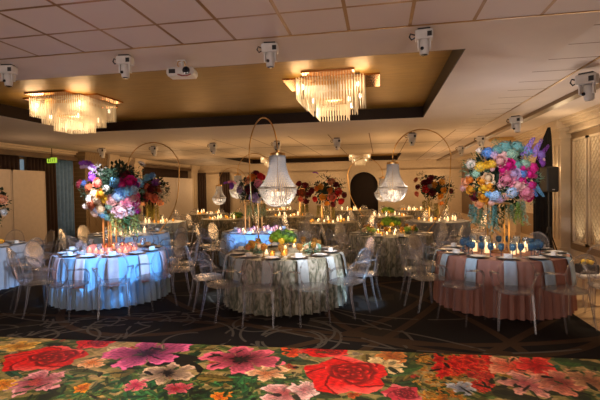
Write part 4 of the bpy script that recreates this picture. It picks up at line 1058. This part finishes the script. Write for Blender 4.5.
# ------------------------------------------------------------------ hoops with crystal chandeliers
crystal = clear_mat('cut_crystal', (.86, .88, .92), 1.1, .30, (.80, .82, .88), .12)
bulb_m = emis('chandelier_bulb', (1, .80, .58), 1.6)
def hang_chandelier():
    P = {}
    P['top_crown'] = MB().lathe([(.0, .0), (.02, 0), (.03, -.03), (.125, -.05), (.13, -.09), (.12, -.09)], 24, cap=False).mesh('top_crown', gold)
    for i_, (z, r, q) in enumerate(((-.60, .305, .012), (-.09, .125, .006), (-.86, .17, .006))):
        P['ring' + '   '[:i_]] = MB().tube([(r * math.cos(2 * PI * i / 40), r * math.sin(2 * PI * i / 40), z) for i in range(40)], q, 6, True).mesh('ring', pm('aged_silver', (.42, .38, .34), .35, 1))
    def strand_mesh(nn, r0, z0, r1, z1, sag, bead, steps):
        m = MB()
        for k in range(nn):
            a = 2 * PI * k / nn; pts = []; rad = []
            for i in range(steps * 2 + 1):
                t_ = i / (steps * 2); r = r0 + (r1 - r0) * (t_ ** sag); pts.append((r * math.cos(a), r * math.sin(a), z0 + (z1 - z0) * t_)); rad.append(bead if i % 2 else bead * .45)
            m.tube(pts, rad, 5)
        return m
    P['upper_strands'] = strand_mesh(44, .125, -.09, .30, -.60, 2.7, .010, 13).mesh('upper_strands', crystal)
    m = MB()
    for k in range(44):
        a = 2 * PI * k / 44; pts = []; rad = []
        for i in range(15):
            t_ = i / 14; r = .30 - .13 * t_ ** 1.8; pts.append((r * math.cos(a), r * math.sin(a), -.60 - .26 * t_)); rad.append(.012 if i % 2 else .006)
        m.tube(pts, rad, 5)
    P['bowl_strands'] = m.mesh('bowl_strands', crystal)
    m = MB()
    for k in range(28):
        a = 2 * PI * k / 28; m.tube([(.17 * math.cos(a), .17 * math.sin(a), -.86), (.10 * math.cos(a), .10 * math.sin(a), -.89), (.01 * math.cos(a), .01 * math.sin(a), -.90)], [.01, .01, .006], 5)
    P['base_strands'] = m.mesh('base_strands', crystal)
    for k in range(4):
        a = k * PI / 2 + .4; P['bulb' + ' ' * k] = MB().lathe([(0, -.74), (.022, -.72), (.026, -.69), (.012, -.655), (0, -.65)], 10, (.09 * math.cos(a), .09 * math.sin(a), 0), False).mesh('bulb', bulb_m)
    m = MB(); m.tube([(0, 0, -.03), (0, 0, -.66)], .008, 6)
    for k in range(4):
        a = k * PI / 2 + .4; m.tube([(0, 0, -.62), (.05 * math.cos(a), .05 * math.sin(a), -.66), (.09 * math.cos(a), .09 * math.sin(a), -.65)], .006, 5)
    P['stem'] = m.mesh('stem', brass)
    return P
HC = hang_chandelier()
def hoop_set(key, hang_px, base_px, ztop_px, zhang_px, dirn, labh, labc, foreshort=1.0, energy=10, bulbcol=(1, .75, .5), rtop=.62, lighter=1):
    """hoop stands on the table at its far edge; its open end hangs a crystal chandelier over the centre"""
    t = T[key]; ctr = t.c
    hang = Vector((at(hang_px, 190, Y=ctr.y).x, ctr.y, 0))
    zt = at(hang_px, ztop_px, Y=ctr.y).z - .76; zh = at(hang_px, zhang_px, Y=ctr.y).z - .76
    d = Vector((math.cos(dirn), math.sin(dirn), 0))
    base = hang + d * (.72 * rtop / .62)
    root = thing('gold_hoop', labh, 'hoop stand', (base.x, base.y, .76))
    pts = [];
    cx = hang + d * rtop
    loc = lambda s, z: tuple((hang + d * s) - base)[:2] + (z,)
    prof = [(.72 * rtop / .62, .012), (1.0 * rtop / .62 , .40), (1.18 * rtop / .62, .85), (1.24 * rtop / .62, zt - rtop * 1.0)]
    for k in range(1, 19):
        a = PI * k / 18 * .97; prof.append((rtop + rtop * math.cos(a), zt - rtop * 1.0 + rtop * math.sin(a)))
    prof.append((0.0, zh + .05))
    # smooth the stem
    P = [Vector(loc(s, z)) for s, z in prof]
    S = []
    for i in range(len(P) - 1):
        p0, p1, p2, p3 = P[max(i - 1, 0)], P[i], P[i + 1], P[min(i + 2, len(P) - 1)]
        for q in range(4):
            u_ = q / 4; S.append(.5 * ((2 * p1) + (p2 - p0) * u_ + (2 * p0 - 5 * p1 + 4 * p2 - p3) * u_ ** 2 + (3 * p1 - 3 * p2 + p3 - p0) * u_ ** 3))
    S.append(P[-1])
    link('hoop', MB().tube(S, .0115, 8).mesh('hoop', gold), root)
    link('base_plate', MB().lathe([(.13, 0), (.13, .01), (.02, .014)], 24).mesh('base_plate', gold), root)
    ch = thing('crystal_chandelier', labc, 'chandelier', (hang.x, hang.y, .76 + zh))
    for nm, me in HC.items(): link(nm.strip(), me, ch)
    link('chain', MB().tube([(0, 0, -.005), (0, 0, .05)], .006, 5).mesh('chain', brass), ch)
    if energy: light('POINT', (hang.x, hang.y, .76 + zh - .72), energy, bulbcol, .08, name='chandelier_light')
    t.taken += [(base.x + i * .1, base.y + j * .1) for i in (-1, 0, 1) for j in (-1, 0, 1)]
hoop_set('front_damask', 278, 266, 112, 150, math.radians(128), 'thin gold hoop rising from the front damask table', 'crystal chandelier hanging over the front damask table', energy=12)
hoop_set('second_damask', 393, 430, 130, 160, math.radians(8), 'thin gold hoop rising from the second damask table', 'crystal chandelier hanging over the second damask table', energy=12, rtop=.62)
hoop_set('second_blue', 128, 165, 143, 172, math.radians(10), 'thin gold hoop behind the tall left flowers', 'crystal chandelier half hidden behind the tall left flowers', energy=3)
hoop_set('chandelier_far', 238, 250, 154, 173, math.radians(0), 'thin gold hoop on the small chandelier table', 'small crystal chandelier left of the orange and lavender flowers', energy=8)
hoop_set('chandelier_farther', 219, 230, 168, 184, math.radians(0), 'thin gold hoop on the farthest chandelier table', 'small crystal chandelier farthest to the left at the back', energy=6)
hoop_set('far_damask', 383, 355, 158, 176, math.radians(180), 'thin gold hoop left of the right crystal chandelier', 'crystal chandelier partly hidden behind the right one', energy=5)

# candles on the tables
candles('front_blue', 18, ['rose'], .12, .52, 12, (1, .5, .38))
candles('front_damask', 10, ['clear', 'amber'], .18, .55, 10)
candles('pink', 12, ['tall', 'tall2', 'clear'], .14, .46, 9)
candles('second_blue', 10, ['clear', 'tall2'], .1, .5, 12)
candles('lilac', 18, ['lilac', 'clear'], .1, .66, 5, (1, .62, .6))
candles('second_damask', 12, ['clear', 'amber'], .2, .6, 14)
for k_ in ('third_damask', 'slate', 'far_olive', 'far_damask', 'far_blue', 'chandelier_far', 'chandelier_farther', 'back_right', 'back_mid', 'back_left'):
    candles(k_, 14, ['clear', 'amber', 'tall2'], .1, .7, 18)
candles('edge_blue', 6, ['clear'], .2, .5, 4)

# ------------------------------------------------------------------ ceiling chandeliers with glass rods
rod_m = clear_mat('glass_rod', (.97, .92, .84), .8, .60, (.98, .90, .74), .15)
nt = rod_m.node_tree
lamp_m = emis('chandelier_lamp', (1, .80, .54), 4)
copper = pm('copper_mirror', (.55, .26, .10), .12, 1)
ROD = {L_r: MB().lathe([(.0, 0), (.010, -.004), (.010, -L_r + .012), (.006, -L_r), (0, -L_r)], 7, cap=False).mesh('glass_rod', rod_m) for L_r in (.34, .36, .38)}
def rod_chandelier(x, y, lab, energy):
    t = thing('rod_chandelier', lab, 'chandelier', (x, y, TZ))
    link('ceiling_plate', MB().box(-.80, .80, -.42, .42, -.03, 0).box(-.42, .42, -.80, .80, -.031, 0).mesh('ceiling_plate', copper, False), t)
    link('frame', MB().box(-.50, .50, -.50, .50, -.07, -.03).box(-.36, .36, -.36, .36, -.22, -.07).box(-.22, .22, -.22, .22, -.36, -.22).mesh('frame', gold, False), t)
    rods = []
    for h_, z, L_r, nn in ((.54, -.03, .36, 24), (.40, -.14, .38, 18), (.26, -.28, .36, 11)):
        for s in range(4):
            for i in range(nn):
                q = -h_ + 2 * h_ * (i + .0) / nn
                p = [(q, -h_), (h_, q), (-q, h_), (-h_, -q)][s]; rods.append((p[0], p[1], z, L_r))
    rods.sort(key=lambda r: r[1])
    for r in rods[:98]: link('glass_rod', ROD[r[3]], t, r[:3])
    m = MB()
    for r in rods[98:]:
        me = ROD[r[3]]; m.add([(v.co.x + r[0], v.co.y + r[1], v.co.z + r[2]) for v in me.vertices], [tuple(p.vertices) for p in me.polygons])
    o = link('far_glass_rods', m.mesh('far_glass_rods', rod_m), t); o['kind'] = 'stuff'
    for i in (-1, 1):
        for j in (-1, 1):
            link('lamp', MB().lathe([(0, -.06), (.022, -.035), (.022, .02), (0, .04)], 10, cap=False).mesh('lamp', lamp_m), t, (i * .45, j * .45, -.16))
            link('lamp', MB().lathe([(0, -.06), (.022, -.035), (.022, .02), (0, .04)], 10, cap=False).mesh('lamp', lamp_m), t, (i * .30, j * .30, -.36))
    for dx, dy, z in ((-.47, -.47, -.2), (.47, -.47, -.2), (0, .47, -.2), (0, 0, -.50)):
        light('POINT', (x + dx, y + dy, TZ + z), energy / 4, (1, .70, .40), .16, name='chandelier_light')
rod_chandelier(-.78, 7.55, 'ceiling chandelier of hanging glass rods, right one in the front gold tray', 44)
rod_chandelier(-5.95, 7.75, 'ceiling chandelier of hanging glass rods, left one in the front gold tray', 50)
rod_chandelier(-1.0, 23.1, 'far ceiling chandelier of glass rods, right one in the rear tray', 16)
rod_chandelier(-5.7, 23.1, 'far ceiling chandelier of glass rods, left one in the rear tray', 16)

# ------------------------------------------------------------------ ceiling spotlights
lens_m = pm('dark_lens', (.01, .012, .018), .1)
def fixture_parts():
    P = {}
    P['base'] = MB().bevbox(-.10, .10, -.07, .07, -.125, -.02, .012).mesh('base', white_plastic, False)
    P['mount'] = MB().box(-.07, .07, -.05, .05, -.02, 0).mesh('mount', black_plastic, False)
    m = MB().box(-.075, -.058, -.035, .035, -.23, -.12).box(.058, .075, -.035, .035, -.23, -.12); P['yoke'] = MB().box(-.075, -.058, -.035, .035, -.23, -.12).mesh('yoke', white_plastic, False); P['yoke '] = MB().box(.058, .075, -.035, .035, -.23, -.12).mesh('yoke', white_plastic, False)
    P['head'] = MB().lathe([(0, -.005), (.045, 0), (.056, -.02), (.056, -.10), (.05, -.165), (.042, -.17)], 18, (0, 0, -.125)).mesh('head', white_plastic)
    P['lens'] = MB().lathe([(0, -.172), (.04, -.172), (.04, -.176), (0, -.18)], 16, (0, 0, -.125), False).mesh('lens', lens_m)
    m = MB().tube([(-.10, 0, -.06), (-.15, 0, -.04), (-.165, 0, -.075), (-.14, 0, -.11), (-.10, 0, -.09)], .009, 6); P['cable'] = m.mesh('cable', black_plastic)
    P['panel'] = MB().box(.035, .085, -.074, -.069, -.105, -.05).mesh('panel', black_plastic, False)
    P['port'] = MB().lathe([(0, 0), (.02, 0), (.02, .004), (0, .004)], 12).mesh('port', lens_m)
    return P
FX = fixture_parts()
def spotlight(px, py, z, lab, rz=0, tilt=0, s=.88, col=None):
    p = at(px, py, z=z); t = thing('stage_spotlight', lab, 'spotlight', p, rz)
    for k, me in FX.items():
        if k in ('head', 'lens'): continue
        if k == 'port': link(k, me, t, (-.02, -.057 * s, -.235 * s), (PI / 2, 0, 0), (s,) * 3); continue
        link(k.strip(), me, t, (0, 0, 0), (0, 0, 0), (s,) * 3)
    for k in ('head', 'lens'): link(k, FX[k], t, (0, -math.sin(tilt) * -.16 * s * 0, 0), (tilt * .5, 0, 0), (s,) * 3)
    return p
S1 = spotlight(8, 65, ZC, 'white ceiling spotlight at the left frame edge', .2)
S2 = spotlight(125, 55.5, ZC, 'white ceiling spotlight left of the projector', .15)
S3 = spotlight(270, 43, ZC, 'white ceiling spotlight right of the projector', .1)
S4 = spotlight(424, 29, ZC, 'white ceiling spotlight over the right corner of the gold tray', -.1)
S5 = spotlight(587, 73, ZC - .07, 'white spotlight on the bronze beam at the right frame edge', -.7, .5, 1.25)
S6 = spotlight(516, 116, ZC - .07, 'white spotlight on the bronze beam, second from the frame edge', -.6, .5, 1.2)
S7 = spotlight(481, 136, ZC - .07, 'spotlight on the bronze beam above the tall right flowers', -.4, .4, 1.2)
spotlight(461, 146, ZC - .07, 'small spotlight on the bronze beam farthest from the frame edge', -.3, .3, 1.2)
spotlight(213, 143, ZC, 'small white ceiling spotlight left of the front hoop', 0, .2, 1.25)
spotlight(277, 141, ZC, 'small white ceiling spotlight behind the left crystal chandelier', 0, .2, 1.25)
spotlight(337, 138, ZC, 'small white ceiling spotlight between the two crystal chandeliers', 0, .2, 1.25)
spotlight(412, 133, ZC, 'small white ceiling spotlight inside the right hoop', 0, .2, 1.25)
spotlight(154, 146, ZC, 'small white ceiling spotlight above the left hoop', 0, .2, 1.2)
spotlight(102, 148, ZC, 'small white ceiling spotlight above the purple orchid', 0, .2, 1.2)
# projector
p = at(182, 61, z=ZC); t = thing('projector', 'white ceiling projector between two spotlights', 'projector', p, .12)
link('body', MB().bevbox(-.17, .17, -.11, .11, -.20, -.10, .03).mesh('body', white_plastic, False), t)
link('mount', MB().box(-.05, .05, -.05, .05, -.012, 0).tube([(0, 0, -.01), (0, 0, -.10)], .016, 8).mesh('mount', white_plastic), t)
link('lens', MB().lathe([(0, 0), (.04, 0), (.045, .03), (.03, .035), (0, .02)], 16).mesh('lens', lens_m), t, (.09, -.105, -.15), (PI / 2, 0, 0))
link('vent', MB().box(-.13, -.05, -.113, -.108, -.175, -.125).mesh('vent', black_plastic, False), t)
link('cable', MB().tube([(-.03, 0, -.1), (-.05, -.03, -.05), (-.03, -.05, -.02), (0, -.04, -.01)], .007, 6).tube([(.02, 0, -.1), (.05, -.03, -.06), (.04, -.03, -.02), (.02, -.02, -.01)], .007, 6).mesh('cable', gold), t)
link('cable', MB().tube([(-.02, -.11, -.19), (.04, -.13, -.215), (.1, -.12, -.21), (.14, -.11, -.19)], .007, 6).mesh('cable', pm('red_cable', (.25, .03, .02), .5)), t)

# ------------------------------------------------------------------ speaker and drape on the right
p = at(549, 180, Y=11.2); bz = at(549, 192, Y=11.2).z
t = thing('loudspeaker', 'black loudspeaker on a tripod beside the cream pilaster', 'speaker', (p.x, 11.2, bz), .3)
link('cabinet', MB().bevbox(-.15, .15, -.15, .15, 0, .60, .03).mesh('cabinet', black_plastic, False), t)
link('grille', MB().box(-.13, .13, -.158, -.148, .03, .57).mesh('grille', pm('speaker_grille', (.02, .02, .022), .7), False), t)
link('badge', MB().box(-.03, .03, -.161, -.157, .05, .065).mesh('badge', white_plastic, False), t)
t = thing('speaker_stand', 'black tripod stand under the loudspeaker', 'stand', (p.x, 11.2, 0), .6)
link('pole', MB().tube([(0, 0, .28), (0, 0, bz)], .02, 8).mesh('pole', black_plastic), t)
link('collar', MB().lathe([(.03, .62), (.045, .64), (.045, .74), (.03, .76)], 14).mesh('collar', black_plastic), t)
for k in range(3):
    a = k * 2 * PI / 3
    link('leg', MB().tube([(0, 0, .72), (.36 * math.cos(a), .36 * math.sin(a), .012)], .014, 6).mesh('leg', black_plastic), t)
    link('brace', MB().tube([(0, 0, .32), (.2 * math.cos(a), .2 * math.sin(a), .32)], .008, 6).mesh('brace', black_plastic), t)
bd = pm('black_velvet', (.006, .006, .007), .9)
q = at(543, 200, Y=11.75)
def fn(u_, v_):
    z = 3.18 - 3.16 * v_; w = .03 + .17 * min(1, v_ * 3.2) ** .8; ph = u_ * 2 * PI
    rr_ = 1 + .12 * math.sin(9 * ph)
    return (q.x + .14 * (1 - min(1, v_ * 3)) + w * math.cos(ph) * rr_, q.y + .12 * math.sin(ph) * rr_ * min(1, .3 + v_ * 2), z)
o = link('black_drape', MB().grid(fn, 72, 14).mesh('black_drape', bd)); tag(o, 'tall gathered black drape behind the loudspeaker', 'drape')
# low white stool with a dark basket
p = at(587, 273, z=.45)
t = thing('stool', 'low white stool on the parquet right of the pink table', 'stool', (p.x, p.y, 0), .2)
link('seat', MB().bevbox(-.19, .19, -.19, .19, .40, .45, .012).mesh('seat', box_m, False), t)
for sx in (-1, 1):
    for sy in (-1, 1): link('leg', MB().tube([(sx * .15, sy * .15, .40), (sx * .17, sy * .17, 0)], [.016, .011], 8).mesh('leg', wall_white), t)
bk = thing('basket', 'dark basket on the low white stool', 'basket', (p.x, p.y, .45), .2)
link('tub', MB().bevbox(-.13, .13, -.1, .1, 0, .13, .02).mesh('tub', black_plastic, False), bk)
link('handle', MB().tube([(-.12, 0, .12), (-.08, 0, .19), (0, 0, .215), (.08, 0, .19), (.12, 0, .12)], .008, 6).mesh('handle', black_plastic), bk)
for i, (dx, dy, r_) in enumerate(((-.055, -.04, .045), (.03, -.045, .04), (.0, .035, .045))):
    o = link('lemon', MB().lathe([(0, -1), (.3, -.92), (.8, -.5), (1, 0), (.8, .5), (.3, .92), (.1, 1.15), (0, 1.2)], 14, cap=False).mesh('lemon', pmat('yellow')), None, (p.x + dx, p.y + dy, .45 + .13 + r_ * .8), (1.2, .3 * i, i), (r_,) * 3)
    tag(o, 'yellow lemon in the dark basket, ' + ('left one', 'right one', 'rear one')[i], 'lemon', 'lemons in the dark basket')

# ------------------------------------------------------------------ light
def spot_to(src, tgt, e, col, ang, blend=.4, size=.05): light('SPOT', src, e, col, size, tgt, ang, blend, 'stage_beam')
c = T['front_blue'].c; spot_to((S3.x, S3.y, 3.0), (c.x, c.y - .2, .42), 760, (.14, .48, 1), 22)
spot_to((S1.x + 1.2, S1.y, 3.0), (c.x - .1, c.y - .2, 1.85), 420, (.92, .93, 1), 17)
spot_to((S2.x, S2.y, 3.0), (c.x - .35, c.y - .3, .45), 260, (.20, .52, 1), 20)
c = T['edge_blue'].c; spot_to((S2.x, S2.y, 3.0), (c.x + .4, c.y, .6), 240, (.6, .78, 1), 22)
c = T['lilac'].c; spot_to((S2.x + .4, S2.y, 3.0), (c.x, c.y - .1, .62), 900, (.2, .5, 1), 15)
c = T['front_damask'].c; spot_to((S4.x, S4.y, 3.0), (c.x + .3, c.y - .2, .6), 300, (.88, .92, 1), 26, .8)
c = T['pink'].c; spot_to((S3.x + .6, S3.y - 1.0, 3.0), (c.x, c.y, .9), 120, (.72, .85, 1), 26, .7)
spot_to((S4.x, S4.y - 1.5, 3.1), (c.x, c.y, 2.05), 170, (1, .94, .95), 20, .6)
c = T['second_blue'].c; spot_to((S3.x, S3.y, 3.0), (c.x + .3, c.y, .7), 330, (.3, .6, 1), 14)
q_ = at(362, 286, z=.3); spot_to((S4.x, S4.y, 3.0), q_, 560, (.5, .76, 1), 14, .6)
q_ = at(208, 270, z=.5); spot_to((S2.x, S2.y, 3.0), q_, 330, (.5, .74, 1), 12, .6)
c = T['second_damask'].c
spot_to((S4.x, S4.y, 3.0), (c.x + .9, c.y - 1.0, .4), 120, (.6, .75, 1), 10, .6)
spot_to((S3.x, S3.y, 3.0), T['front_damask'].c + Vector((0, 0, 1.95)), 60, (.85, .92, 1), 16, .5)
spot_to((S4.x, S4.y, 3.0), T['second_damask'].c + Vector((0, 0, 1.9)), 70, (.95, .95, 1), 12, .5)
spot_to((S2.x + .5, S2.y - .4, 3.05), T['front_blue'].c + Vector((.1, -.2, 1.05)), 330, (.95, .94, 1), 15, .5)
# unseen fill lamps added behind the camera and over the dance floor
light('POINT', (-1.0, .6, 2.7), 9, (1, .80, .68), .5, name='house_fill')
light('POINT', (-4.5, .8, 2.6), 8, (1, .78, .64), .5, name='house_fill')
for x, e in ((-3.6, 150), (-1.2, 210), (1.0, 85)): light('SPOT', (x, 3.3, 3.25), e, (1, .90, .80), .1, (x, 3.75, 0), 62, .7, 'house_fill')
light('POINT', (2.0, 7.2, 2.3), 9, (.9, .85, .95), .3, name='house_fill')
for x, y, e in ((-5.5, -1.0, 230), (-1.5, -1.0, 230), (2.0, 0, 160)): light('SPOT', (x, y, 1.2), e, (1, .80, .70), .3, (x, y + 4.0, 4.2), 150, .9, 'ceiling_fill')  # spots added out of view to brighten the front ceiling
light('SPOT', (3.9, 9.0, .3), 190, (1, .82, .66), .2, (2.6, 8.0, 3.35), 110, .9, 'ceiling_fill')  # added to brighten the ceiling on the right
# bare warm points added in mid-room as ambient fill, and wall washers
for x in (-9.5, -6.2, -3, .2, 2.4):
    light('POINT', (x, 14.2, 2.2), 20, (1, .56, .23), .3, name='warm_light')
    light('POINT', (x, 19.2, 2.1), 25, (1, .55, .22), .3, name='warm_light')
for x in (-10, -6.5, -3, 0.5, 3.2): light('POINT', (x, 25.2, 2.0), 22, (1, .62, .30), .2, name='wall_washer')
for y in (11.15, 10.3, 9.4): light('SPOT', (XR - .35, y, .12), 15, (1, .80, .52), .05, (XR, y, 1.6), 60, .8, 'wall_washer')
light('POINT', (XR - .26, 11.9, 2.15), 2.0, (1, .65, .3), .03, name='wall_washer')
light('SPOT', (4.0, 7.3, 3.2), 160, (1, .72, .42), .1, (3.3, 6.5, 0), 45, .7, 'warm_light')
for y in (13.2, 17.5, 21.0): light('POINT', (XR - .7, y, 2.0), 14, (1, .72, .42), .2, name='wall_washer')
light('POINT', (4.0, 10.6, 2.8), 8, (1, .72, .42), .2, name='wall_washer')
for y in (11.0, 15.9, 19.4, 23.0): light('POINT', (XL + 2.0, y, 2.4), 6, (1, .66, .38), .25, name='wall_washer')

w = bpy.data.worlds.new('world'); sc.world = w; w.use_nodes = True
w.node_tree.nodes['Background'].inputs[0].default_value = (.02, .014, .01, 1)
w.node_tree.nodes['Background'].inputs[1].default_value = 1
settle()
sc.view_settings.view_transform = 'Standard'; sc.view_settings.look = 'None'; sc.view_settings.gamma = 1
sc.view_settings.use_curve_mapping = False; sc.view_settings.exposure = 0
cy = sc.cycles
cy.use_denoising = True
cy.max_bounces = 7; cy.diffuse_bounces = 3; cy.glossy_bounces = 4; cy.transmission_bounces = 4; cy.transparent_max_bounces = 40
cy.sample_clamp_indirect = 4; cy.caustics_reflective = False; cy.caustics_refractive = False
